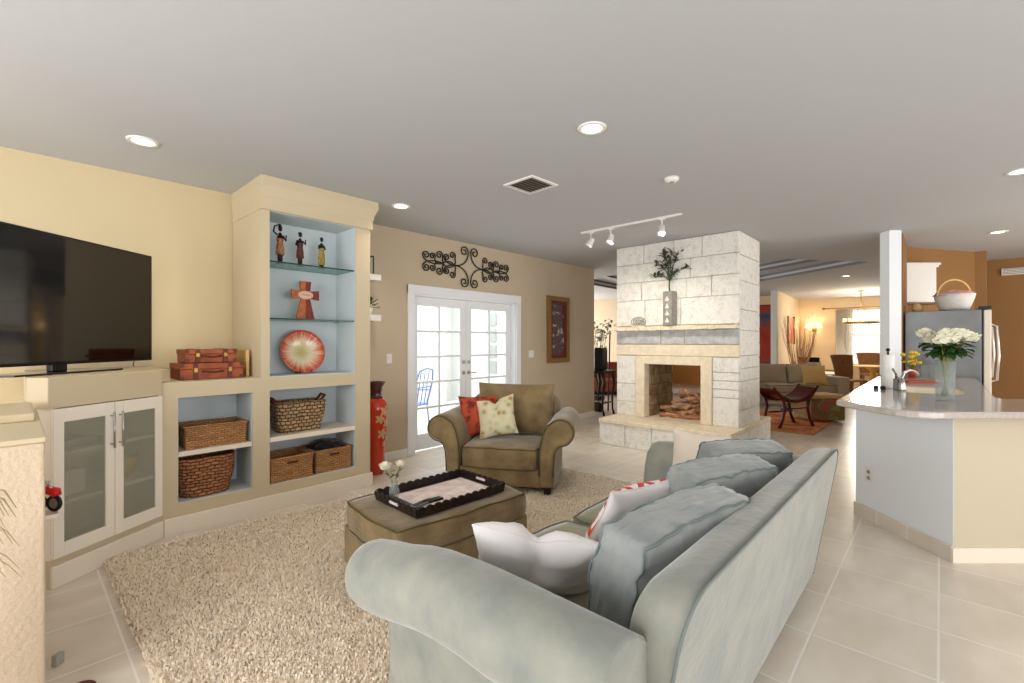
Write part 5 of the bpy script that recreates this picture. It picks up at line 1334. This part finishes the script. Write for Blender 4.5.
# red board, glasses, yellow flowers beyond the sink
p = on_bar(917, 382)
t = thing('cutting_board', 'flat red board on the counter beyond the sink', 'board', tuple(p), YAW-PI/2); bm = nb(); box(bm, -.17, .17, -.10, .10, 0, .018, .006); obj('board', bm, 'cup_red', t); bm = nb(); tube(bm, [(.17, -.03, .01), (.21, 0, .01), (.17, .03, .01)], .007, 6); obj('grip', bm, 'cup_red', t)
for i, (u, v, lb) in enumerate(((925, 376.5, 'clear drinking glass beyond the faucet, left one'), (933, 377, 'clear drinking glass beyond the faucet, right one beside the roses'))):
    p = on_bar(u, v+1.5); bm = nb(); lathe(bm, [(.03, 0), (.04, .15), (.037, .15), (.027, .01)], 20); o = obj('drinking_glass', bm, 'glass'); o.location = tuple(p); tag(o, lb, 'glass', 'glasses beyond the faucet')
p = on_bar(912, 377.2)
t = thing('yellow_flowers', 'bunch of yellow flowers in a small pot beyond the sink', 'flowers', tuple(p)); q = random.Random(5)
bm = nb(); lathe(bm, [(.04, 0), (.055, .10), (.045, .10), (.03, .01)], 18); obj('pot', bm, 'cup_red', t)
bm = nb(); lf = nb()
for k in range(16):
    a = q.uniform(0, 2*PI); r_ = q.uniform(.01, .09); h_ = q.uniform(.16, .30); tube(lf, [(0, 0, .08), (math.cos(a)*r_, math.sin(a)*r_, h_)], .003, 4); ball(bm, (math.cos(a)*r_, math.sin(a)*r_, h_), .026, 1, 1, .7, 8, 5); leaf_bm(lf, (math.cos(a)*r_*.6, math.sin(a)*r_*.6, h_*.7), (math.cos(a), math.sin(a), .3), .06, .025)
obj('blooms', bm, 'petal_y', t); obj('stems', lf, 'stem', t)
# fridge
fr = thing('refrigerator', 'stainless steel refrigerator seen from its side beyond the roses', 'refrigerator', (8.1, .0, 0))
bm = nb(); box(bm, 7.72, 8.55, -.36, .33, .02, 1.80, .01); obj('cabinet', bm, 'steel', fr, world=True)
bm = nb(); box(bm, 7.72, 8.55, -.375, -.36, .04, 1.79); obj('gasket', bm, 'black', fr, world=True)
for x0, x1 in ((7.72, 8.13), (8.14, 8.55)):
    bm = nb(); box(bm, x0, x1, -.44, -.375, .05, 1.79, .012); d_ = obj('door', bm, 'cream', fr, world=True)
    hx = x1-.05 if x0 < 8 else x0+.05; hx = 7.80 if x0 < 8 else 8.48
    bm = nb(); tube(bm, [(hx, -.44, .95), (hx, -.49, .97), (hx, -.505, 1.25), (hx, -.49, 1.60), (hx, -.44, 1.62)], .012, 8); bm.transform(TR(-8.1, 0, 0)); obj('handle', bm, 'chrome', d_)
bm = nb()
for x in (7.76, 8.3): box(bm, x-.03, x+.05, -.44, -.33, 1.80, 1.835, .005)
obj('hinge_cover', bm, 'black', fr, world=True)
# basket on the fridge
t = thing('handled_basket', 'white wicker basket with a hoop handle and pink cloth on top of the refrigerator', 'basket', (7.99, -.13, 1.802), YAW-PI/2)
bm = nb(); lathe(bm, [(.13, 0), (.155, .06), (.185, .15), (.195, .205), (.18, .205), (.14, .02), (.001, .015)], 30); obj('bowl', bm, 'white_weave', t)
bm = nb(); tube(bm, [(.21*math.cos(a), 0,   .18+.21*math.sin(a)) for a in [PI*k/20 for k in range(21)]], .011, 8); obj('hoop_handle', bm, 'tan', t)
bm = nb(); rr_ = bmesh.ops.create_icosphere(bm, subdivisions=3, radius=1)
for v in bm.verts: n_ = noise.noise(v.co*2.2)*.35; v.co = Vector((v.co.x*.20*(1+n_), v.co.y*.16*(1+n_), max(-.2, v.co.z)*.055*(1+n_)+.20))
obj('cloth_liner', bm, 'pink', t, smooth=True)
t = thing('small_gourd', 'small tan jar on top of the refrigerator left of the basket', 'jar', (8.0, .22, 1.802)); bm = nb(); lathe(bm, [(.04, 0), (.055, .04), (.05, .08), (.02, .11), (.001, .115)], 18); obj('jar', bm, 'tan', t)
# wall cabinet
p = W(919, 6.6); kd = (a1-a0).normalized(); krz = math.atan2(kd.y, kd.x)
t = thing('wall_cabinet', 'white kitchen wall cabinet with a crown on the orange wall', 'cabinet', (p.x, p.y, 1.98), YAW-PI/2)
bm = nb(); box(bm, -.26, .24, 0, .34, 0, .52, .004); obj('carcass', bm, 'trim', t)
bm = nb(); box(bm, -.25, .23, -.02, 0, .005, .50, .003); obj('door', bm, 'trim', t)
bm = nb(); box(bm, -.28, .255, -.035, .34, .50, .53, .004); box(bm, -.29, .27, -.05, .34, .53, .56, .004); obj('crown', bm, 'trim', t)
bm = nb(); box(bm, -.26, .24, .0, .34, -.03, 0, .003); obj('bottom_rail', bm, 'redwood', t)
t = thing('wall_oven', 'black microwave oven just showing beside the column', 'oven', tuple(W(908, 6.9, 1.55)), YAW-PI/2); bm = nb(); box(bm, -.10, .05, 0, .25, 0, .62, .006); obj('case', bm, 'black', t); bm = nb(); box(bm, -.09, .04, -.012, 0, .15, .58, .003); obj('door', bm, 'glass_dark', t)
t = thing('wall_grille', 'long white air return grille high on the orange end wall', 'vent', (11.2, -.86, 1.42+69.5*.0166)); 
bm = nb(); box(bm, -.04, 0, -.42, .11, -.055, .055, .004); obj('frame', bm, 'trim', t)
bm = nb(); [box(bm, -.046, -.038, -.40, .09, -.04+k*.025, -.028+k*.025) for k in range(4)]; obj('louvres', bm, 'grey', t)

# ============================================================ FAR ROOM
rug2 = thing('far_rug', 'orange and rust patterned rug beyond the fireplace', 'rug', (9.3, 2.7, 0)); bm = nb(); box(bm, -1.1, 1.1, -1.3, 1.2, 0, .012, .004); obj('rug_field', bm, 'rugpat', rug2)
# long sofa
c = W(776, 10.5)
sf = thing('far_sofa', 'taupe sofa with a low arm in the far sitting room', 'sofa', (c.x, c.y, 0), YAW-PI/2)
bm = nb(); box(bm, -1.25, 1.25, -.40, .5, .10, .30, .02); obj('base', bm, 'chair_sofa', sf)
for s in (-1, 1): bm = nb(); box(bm, s*1.25-.13, s*1.25+.13, -.42, .5, .08, .64, .03, 3); obj('arm', bm, 'chair_sofa', sf)
bm = nb(); box(bm, -1.2, 1.2, .30, .5, .2, .84, .05, 3); obj('back', bm, 'chair_sofa', sf)
for x in (-.76, 0, .76):
    put_cushion('seat_cushion', sf, .745, .68, .16, TR(x, -.05, .30), 'chair_sofa', 'olive_piping', seed=x*3)
    bm, _ = pillow_bm(.74, .46, .2, pinch=.03, seed=x*5+2, exp=.3); bm.transform(TR(x, .20, .45) @ RX(-12)); obj('back_cushion', bm, 'chair_sofa', sf)
for x in (-1.2, 1.2):
    for y in (-.34, .42): obj('leg', leg_bm(x, y, .10, .03), 'darkwood', sf)
throw('throw_pillow', 'yellow throw pillow on the right end of the far taupe sofa', .52, .46, .14, *tuple(W(816, 10.15, .465)), math.degrees(YAW-PI/2)-8, -22, 'tan', 5)
# curved mahogany bench
c = W(787, 7.75)
t = thing('curule_bench', 'dark red curved wooden bench with upswept ends on the far rug', 'bench', (c.x, c.y, .013), YAW-PI/2+.35)
for y in (-.17, .17):
    bm = nb(); tube(bm, [(-.50, y, .66), (-.44, y, .60), (-.34, y, .50), (-.2, y, .44), (0, y, .42), (.2, y, .44), (.34, y, .50), (.44, y, .60), (.50, y, .66)], [.022, .02, .026, .028, .028, .028, .026, .02, .022], 8); obj('rail', bm, 'redwood', t)
    for s in (-1, 1):
        bm = nb(); tube(bm, [(s*.30, y, .47), (s*.25, y, .32), (s*.30, y, .14), (s*.38, y, 0)], [.03, .026, .022, .026], 8); obj('leg', bm, 'redwood', t)
for z in (.30, .22): 
    bm = nb(); cyl(bm, (-.27, -.12 if z > .25 else .12, z), (.27, -.12 if z > .25 else .12, z), .014); obj('stretcher', bm, 'redwood', t)
bm = nb(); m_ = 12; g0 = []
for k in range(m_+1):
    x = -.46+.92*k/m_; z = .43+.95*x*x*.9; g0.append([bm.verts.new((x, y, z+dz)) for y, dz in ((-.17, 0), (.17, 0), (.17, .025), (-.17, .025))])
for a_, b_ in zip(g0[:-1], g0[1:]):
    for j in range(4): bm.faces.new((a_[j], a_[(j+1) % 4], b_[(j+1) % 4], b_[j]))
bm.faces.new(g0[0]); bm.faces.new(g0[-1]); obj('seat', bm, 'redwood', t, smooth=True)
# floral cube ottoman
c = W(823, 8.1)
t = thing('floral_ottoman', 'green and red floral cube ottoman beside the far rug', 'ottoman', (c.x+.25, c.y+.1, 0), YAW-PI/2)
bm = nb(); box(bm, -.30, .30, -.25, .25, .03, .42, .03, 3); obj('base', bm, 'floral_dark', t); bm = nb(); box(bm, -.31, .31, -.26, .26, .42, .48, .02, 3); obj('lid', bm, 'tan', t)
# striped lounge chair behind the sofa
c = W(818, 12.6)
t = thing('lounge_chair', 'curved bentwood lounge chair with a black and white striped cushion behind the far sofa', 'chair', (c.x, c.y, 0), YAW-PI/2+.5)
bm = nb()
for y in (-.28, .28): tube(bm, [(-.5, y, .02), (-.2, y, 0.02), (.2, y, .02), (.5, y, .02)], .02, 6); tube(bm, [(-.45, y, .9), (-.32, y, .55), (-.1, y, .38), (.25, y, .40), (.5, y, .52)], .022, 6); tube(bm, [(-.1, y, .38), (-.2, y, .02)], .018, 6); tube(bm, [(.25, y, .4), (.3, y, .02)], .018, 6)
obj('frame', bm, 'tan', t)
bm = nb(); prev = None
pts = [(-.46, .93), (-.34, .60), (-.1, .43), (.25, .45), (.5, .56)]
for (x, z) in pts:
    r_ = [bm.verts.new(v) for v in ((x, -.27, z), (x, .27, z), (x+.02, .27, z+.07), (x+.02, -.27, z+.07))]
    if prev: ring_faces(bm, prev, r_)
    else: bm.faces.new(r_)
    prev = r_
bm.faces.new(prev); obj('cushion', bm, 'stripe', t, smooth=True)
# dining set
def dining_chair(label, loc, rz_):
    t = thing('dining_chair', label, 'chair', loc, rz_, 'dining chairs')
    bm = nb(); box(bm, -.24, .24, -.24, .22, .42, .47, .02); obj('seat', bm, 'wicker', t)
    bm = nb(); n = 8; prev = None
    for k in range(n+1):
        s = k/n; w = .23+.07*s; z = .47+.58*s; y = .20+.09*s*s
        r_ = [bm.verts.new(v) for v in ((-w, y-.03*0, z), (-w*.5, y+.035, z), (w*.5, y+.035, z), (w, y, z), (w, y+.03, z), (w*.5, y+.065, z), (-w*.5, y+.065, z), (-w, y+.03, z))]
        if prev: ring_faces(bm, prev, r_)
        else: bm.faces.new(r_)
        prev = r_
    bm.faces.new(prev); obj('backrest', bm, 'wicker', t)
    bm = nb(); tube(bm, [(-.31, .29, 1.05), (-.15, .335, 1.065), (.15, .335, 1.065), (.31, .29, 1.05)], .02, 8); obj('top_rail', bm, 'wicker', t)
    for x in (-.21, .21):
        for y in (-.2, .2): obj('leg', leg_bm(x, y, .43, .025), 'wicker', t)
    for y in (-.2, .2):
        bm = nb(); cyl(bm, (-.2, y, .15), (.2, y, .15), .012, 8); obj('stretcher', bm, 'wicker', t)
    return t
c = W(851, 11.6); dc = dining_chair('nearer wicker dining chair with its back to the camera', (c.x, c.y, 0), YAW-PI/2+PI+math.radians(186-180)+PI)
c = W(871, 13.6); dup(dc, (c.x, c.y, 0), YAW-PI/2-.5, 'farther wicker dining chair at the table near the window')
c = W(868, 12.7)
t = thing('dining_table', 'pale dining table under the ring chandelier', 'table', (c.x+.1, c.y-.1, 0)); bm = nb(); lathe(bm, [(.001, .72), (.55, .72), (.56, .74), (.55, .755), (.001, .755)], 36); obj('table_top', bm, 'tan', t); bm = nb(); lathe(bm, [(.28, 0), (.25, .04), (.07, .10), (.06, .6), (.2, .72)], 24); obj('pedestal', bm, 'tan', t)
c = W(861, 12.4)
t = thing('chandelier', 'ring chandelier hanging over the far dining table', 'chandelier', (c.x, c.y, CEIL))
bm = nb(); cyl(bm, (0, 0, 0), (0, 0, -.42), .012); lathe(bm, [(.07, 0), (.06, -.03), (.001, -.035)], 20); obj('rod', bm, 'brass', t)
bm = nb(); tube(bm, [(.38*math.cos(a), .38*math.sin(a), -.86) for a in [2*PI*k/32 for k in range(32)]], .025, 8, closed=True); [tube(bm, [(0, 0, -.42), (.38*math.cos(a), .38*math.sin(a), -.86)], .006, 5) for a in (.3, 2.4, 4.5)]; obj('ring', bm, 'brass', t)
for k in range(10):
    a = 2*PI*k/10; bm = nb(); lathe(bm, [(.02, 0), (.03, .05), (.028, .09), (.001, .10)], 12, .38*math.cos(a), .38*math.sin(a)); bm.transform(TR(0, 0, -.84)); obj('lamp_shade', bm, 'bulb_soft', t)
l = bpy.data.lights.new('chandelier_light', 'POINT'); l.energy = 60; l.color = (1, .85, .62); l.shadow_soft_size = .2; o = bpy.data.objects.new('chandelier_light', l); o.location = (c.x, c.y, CEIL-.75); C.objects.link(o)
# curtains
def curtain(label, y0, y1):
    t = thing('curtain', label, 'curtain', (17.6, (y0+y1)/2, 0), 0, 'dining window curtains'); bm = nb(); n = 40; a_ = []; b_ = []
    for k in range(n+1):
        y = (y0-(y0+y1)/2)+(y1-y0)*k/n; x = .04*math.sin(k*1.3); a_.append(bm.verts.new((x, y, .05))); b_.append(bm.verts.new((x*.7, y, 2.42)))
    for k in range(n): bm.faces.new((a_[k], a_[k+1], b_[k+1], b_[k])).smooth = True
    bmesh.ops.solidify(bm, geom=bm.faces[:], thickness=.006); obj('cloth', bm, 'curtain', t)
curtain('sheer cream curtain left of the far dining window', 1.98, 2.42)
t = thing('curtain_rod', 'thin metal curtain rod above the far dining window', 'curtain rod', (17.6, 1.6, 2.46)); bm = nb(); cyl(bm, (0, -1.2, 0), (0, 1.1, 0), .016); obj('pole', bm, 'brass', t); bm = nb(); ball(bm, (0, 1.13, 0), .04); obj('finial', bm, 'brass', t)
t = thing('window_shade', 'white roller shade covering the lower half of the far dining window', 'shade', (17.70, 1.385, 0)); bm = nb(); box(bm, -.008, .0, -.60, .60, .76, 1.62); obj('shade_cloth', bm, 'window_day', t); bm = nb(); cyl(bm, (-.004, -.6, 1.63), (-.004, .6, 1.63), .02); obj('roller', bm, 'trim', t)
# sconce
p = Vector((17.75, 3.06, 1.93))
t = thing('wall_sconce', 'double shaded wall sconce glowing on the far wall', 'sconce', (17.75, 3.02, 1.80))
bm = nb(); lathe(bm, [(.06, 0), (.05, .03), (.001, .035)], 18); bm.transform(RY(-90)); obj('backplate', bm, 'brass', t)
for s in (-1, 1):
    bm = nb(); tube(bm, [(-.03, 0, 0), (-.10, s*.08, -.06), (-.13, s*.16, 0), (-.13, s*.17, .06)], .01, 6); a_ = obj('arm', bm, 'brass', t)
    bm = nb(); lathe(bm, [(.08, .06), (.055, .2), (.05, .2), (.075, .06)], 18, cap=False); bm.transform(TR(-.13, s*.17, 0)); obj('lamp_shade', bm, 'bulb_soft', a_)
l = bpy.data.lights.new('sconce_light', 'POINT'); l.energy = 7; l.color = (1, .8, .52); l.shadow_soft_size = .08; o = bpy.data.objects.new('sconce_light', l); o.location = (17.5, 3.02, 1.95); C.objects.link(o)
# orange art
t = thing('orange_wall_art', 'orange and red vertical painting on the left wall of the dining room', 'painting', (15.9, 3.315, 1.36)); bm = nb(); box(bm, -.35, .35, -.03, 0, 0, .78, .004); obj('canvas', bm, 'fireart', t); bm = nb(); box(bm, -.40, -.35, -.05, 0, -.02, .82, .004); box(bm, .35, .40, -.05, 0, -.02, .82, .004); obj('side_moulding', bm, 'redwood', t)
# tall twigs in a floor vase
c = Vector((15.0, 3.0, 0)); t = thing('twig_arrangement', 'tall bare pinkish twigs in a floor vase behind the far sofa', 'branches', tuple(W(800, 12.3))); q = random.Random(77)
bm = nb(); lathe(bm, [(.1, 0), (.16, .2), (.14, .45), (.08, .6), (.07, .6), (.12, .4)], 20); obj('vase', bm, 'urn_top', t)
bm = nb()
for k in range(38):
    a = q.uniform(-1, 1); L = q.uniform(1.3, 1.9); v_ = Rd.to_3d()*a*.55+Fd.to_3d()*q.uniform(-.25, .25); pts = [Vector((0, 0, .3))]
    for i in range(1, 6): s = i/5; pts.append(Vector((0, 0, .3))+v_*s**.8*1.0+Vector((q.uniform(-.03, .03), q.uniform(-.03, .03), L*s)))
    tube(bm, pts, [.012, .010, .008, .007, .005, .003], 5)
obj('twigs', bm, 'twig', t)
# tapestry seen past the fireplace
t = thing('wall_tapestry', 'tall red and blue hanging on the wall beside the pillar past the fireplace', 'tapestry', (15.38, 4.0, .75)); bm = nb(); box(bm, -.03, 0, -.45, .45, 0, 1.75, .004); obj('cloth', bm, 'tapestry', t); bm = nb(); cyl(bm, (-.02, -.5, 1.76), (-.02, .5, 1.76), .015); obj('rod', bm, 'darkwood', t)
# left gap: console with case, lamp-like plant, leaning poles, brown sofa
c = Vector((7.86, 4.80, 0))
t = thing('console_table', 'dark wood table with curved legs past the end of the beige wall', 'table', tuple(c), 0)
bm = nb(); box(bm, -.25, .17, -.12, .28, .80, .86, .008); obj('table_top', bm, 'darkwood', t)
for x in (-.22, .14):
    for y in (-.08, .24): bm = nb(); tube(bm, [(x, y, .82), (x+.03, y-.02, .6), (x-.01, y, .35), (x+.0, y, .12), (x+.02, y-.02, .0)], [.03, .032, .022, .018, .026], 8); obj('leg', bm, 'darkwood', t)
bm = nb(); box(bm, -.2, .12, -.06, .22, .22, .25, .004); obj('shelf', bm, 'darkwood', t)
t = thing('black_case', 'black rounded case on the dark table past the beige wall', 'case', (7.78, 4.84, .861)); bm = nb(); box(bm, -.12, .12, -.08, .1, 0, .44, .04, 3); obj('case', bm, 'black', t); bm = nb(); tube(bm, [(-.05, 0, .43), (-.04, 0, .47), (.04, 0, .47), (.05, 0, .43)], .01, 6); obj('handle', bm, 'black', t)
t = thing('tall_plant', 'silvery leaved plant rising behind the black case', 'plant', (8.12, 5.12, 0)); q = random.Random(9); bm = nb(); lathe(bm, [(.10, 0), (.13, .3), (.11, .3), (.09, .02)], 18); obj('pot', bm, 'urn_top', t)
bm = nb(); lf = nb()
for k in range(12):
    a = q.uniform(0, 2*PI); r_ = q.uniform(.03, .3); tp = Vector((math.cos(a)*r_, math.sin(a)*r_, 1.5+q.uniform(0, .35))); tube(bm, [(0, 0, .28), (tp.x*.3, tp.y*.3, 1.0), tuple(tp)], [.01, .008, .004], 5)
    for j in range(14): p_ = tp+Vector((q.uniform(-.1, .1), q.uniform(-.1, .1), q.uniform(-.2, .1))); leaf_bm(lf, p_, (q.uniform(-1, 1), q.uniform(-1, 1), q.uniform(-.4, .8)), .09, .05)
obj('stems', bm, 'leaf_grey', t); obj('leaves', lf, 'leaf_silver', t)
for i, (x0, x1, lb) in enumerate((((8.35, 4.80), (8.72, 4.62), 'long dark wooden pole leaning to the right beside the console table'), ((8.3, 5.0), (8.28, 4.94), 'dark wooden pole standing nearly upright behind the console table'))):
    bm = nb(); tube(bm, [(x0[0], x0[1], 0), (x1[0]*.5+x0[0]*.5, x1[1]*.5+x0[1]*.5, .9), (x1[0], x1[1], 1.72)], [.018, .016, .014], 8); ball(bm, (x1[0], x1[1], 1.74), .03); o = obj('wooden_pole', bm, 'redwood'); tag(o, lb, 'pole')
c = W(622, 12.6); t = thing('brown_sofa', 'brown sofa far behind the dark console table', 'sofa', (c.x, c.y, 0), YAW-PI/2)
bm = nb(); box(bm, -.9, .9, -.4, .45, .1, .42, .04); obj('seat', bm, 'leather', t); bm = nb(); box(bm, -.9, .9, .25, .5, .3, .85, .06, 3); obj('back', bm, 'leather', t)
for s in (-1, 1): bm = nb(); box(bm, s*.95-.12, s*.95+.12, -.4, .5, .08, .62, .05, 3); obj('arm', bm, 'leather', t)
bm = nb(); box(bm, -.85, .85, -.3, .4, 0, .1); obj('plinth', bm, 'darkwood', t)
# patio chair and lantern
t = thing('patio_chair', 'blue metal patio chair outside the french doors', 'chair', (4.25, 6.15, -.015), math.radians(200))
bm = nb(); box(bm, -.22, .22, -.22, .22, .43, .455, .008); obj('seat', bm, 'blue', t)
bm = nb(); tube(bm, [(-.2, .2, .45), (-.23, .28, .8), (-.18, .32, .98), (0, .34, 1.02), (.18, .32, .98), (.23, .28, .8), (.2, .2, .45)], .014, 8); [tube(bm, [(x, .21, .45), (x*1.1, .3, .98)], .009, 6) for x in (-.1, 0, .1)]; tube(bm, [(-.22, .26, .72), (.22, .26, .72)], .01, 6); obj('backrest', bm, 'blue', t)
for x in (-.2, .2):
    for y in (-.2, .2): bm = nb(); tube(bm, [(x, y, .44), (x*1.15, y*1.15, 0)], .013, 8); obj('leg', bm, 'blue', t)
bm = nb(); [tube(bm, [(x, -.2, .64), (x, .25, .66), (x*1.02, -.22, .64), (x, -.2, .44)], .011, 6) for x in (-.24, .24)]; obj('armrest', bm, 'blue', t)
t = thing('patio_table', 'small blue patio table beside the patio chair', 'table', (3.75, 7.1, -.015)); bm = nb(); lathe(bm, [(.001, .70), (.28, .70), (.28, .72), (.001, .72)], 28); obj('table_top', bm, 'blue', t); bm = nb(); cyl(bm, (0, 0, .02), (0, 0, .7), .025); lathe(bm, [(.2, 0), (.18, .025), (.001, .03)], 24); obj('pedestal', bm, 'blue', t)
t = thing('wall_lantern', 'dark wall lantern on the patio wall seen through the left door', 'lantern', (5.60, 8.86, 1.75)); bm = nb(); box(bm, -.09, .09, -.22, -.04, 0, .34, .01); obj('cage', bm, 'grey', t); bm = nb(); tube(bm, [(0, 0, .2), (0, -.06, .45), (0, -.13, .34)], .012, 6); obj('bracket', bm, 'iron', t)
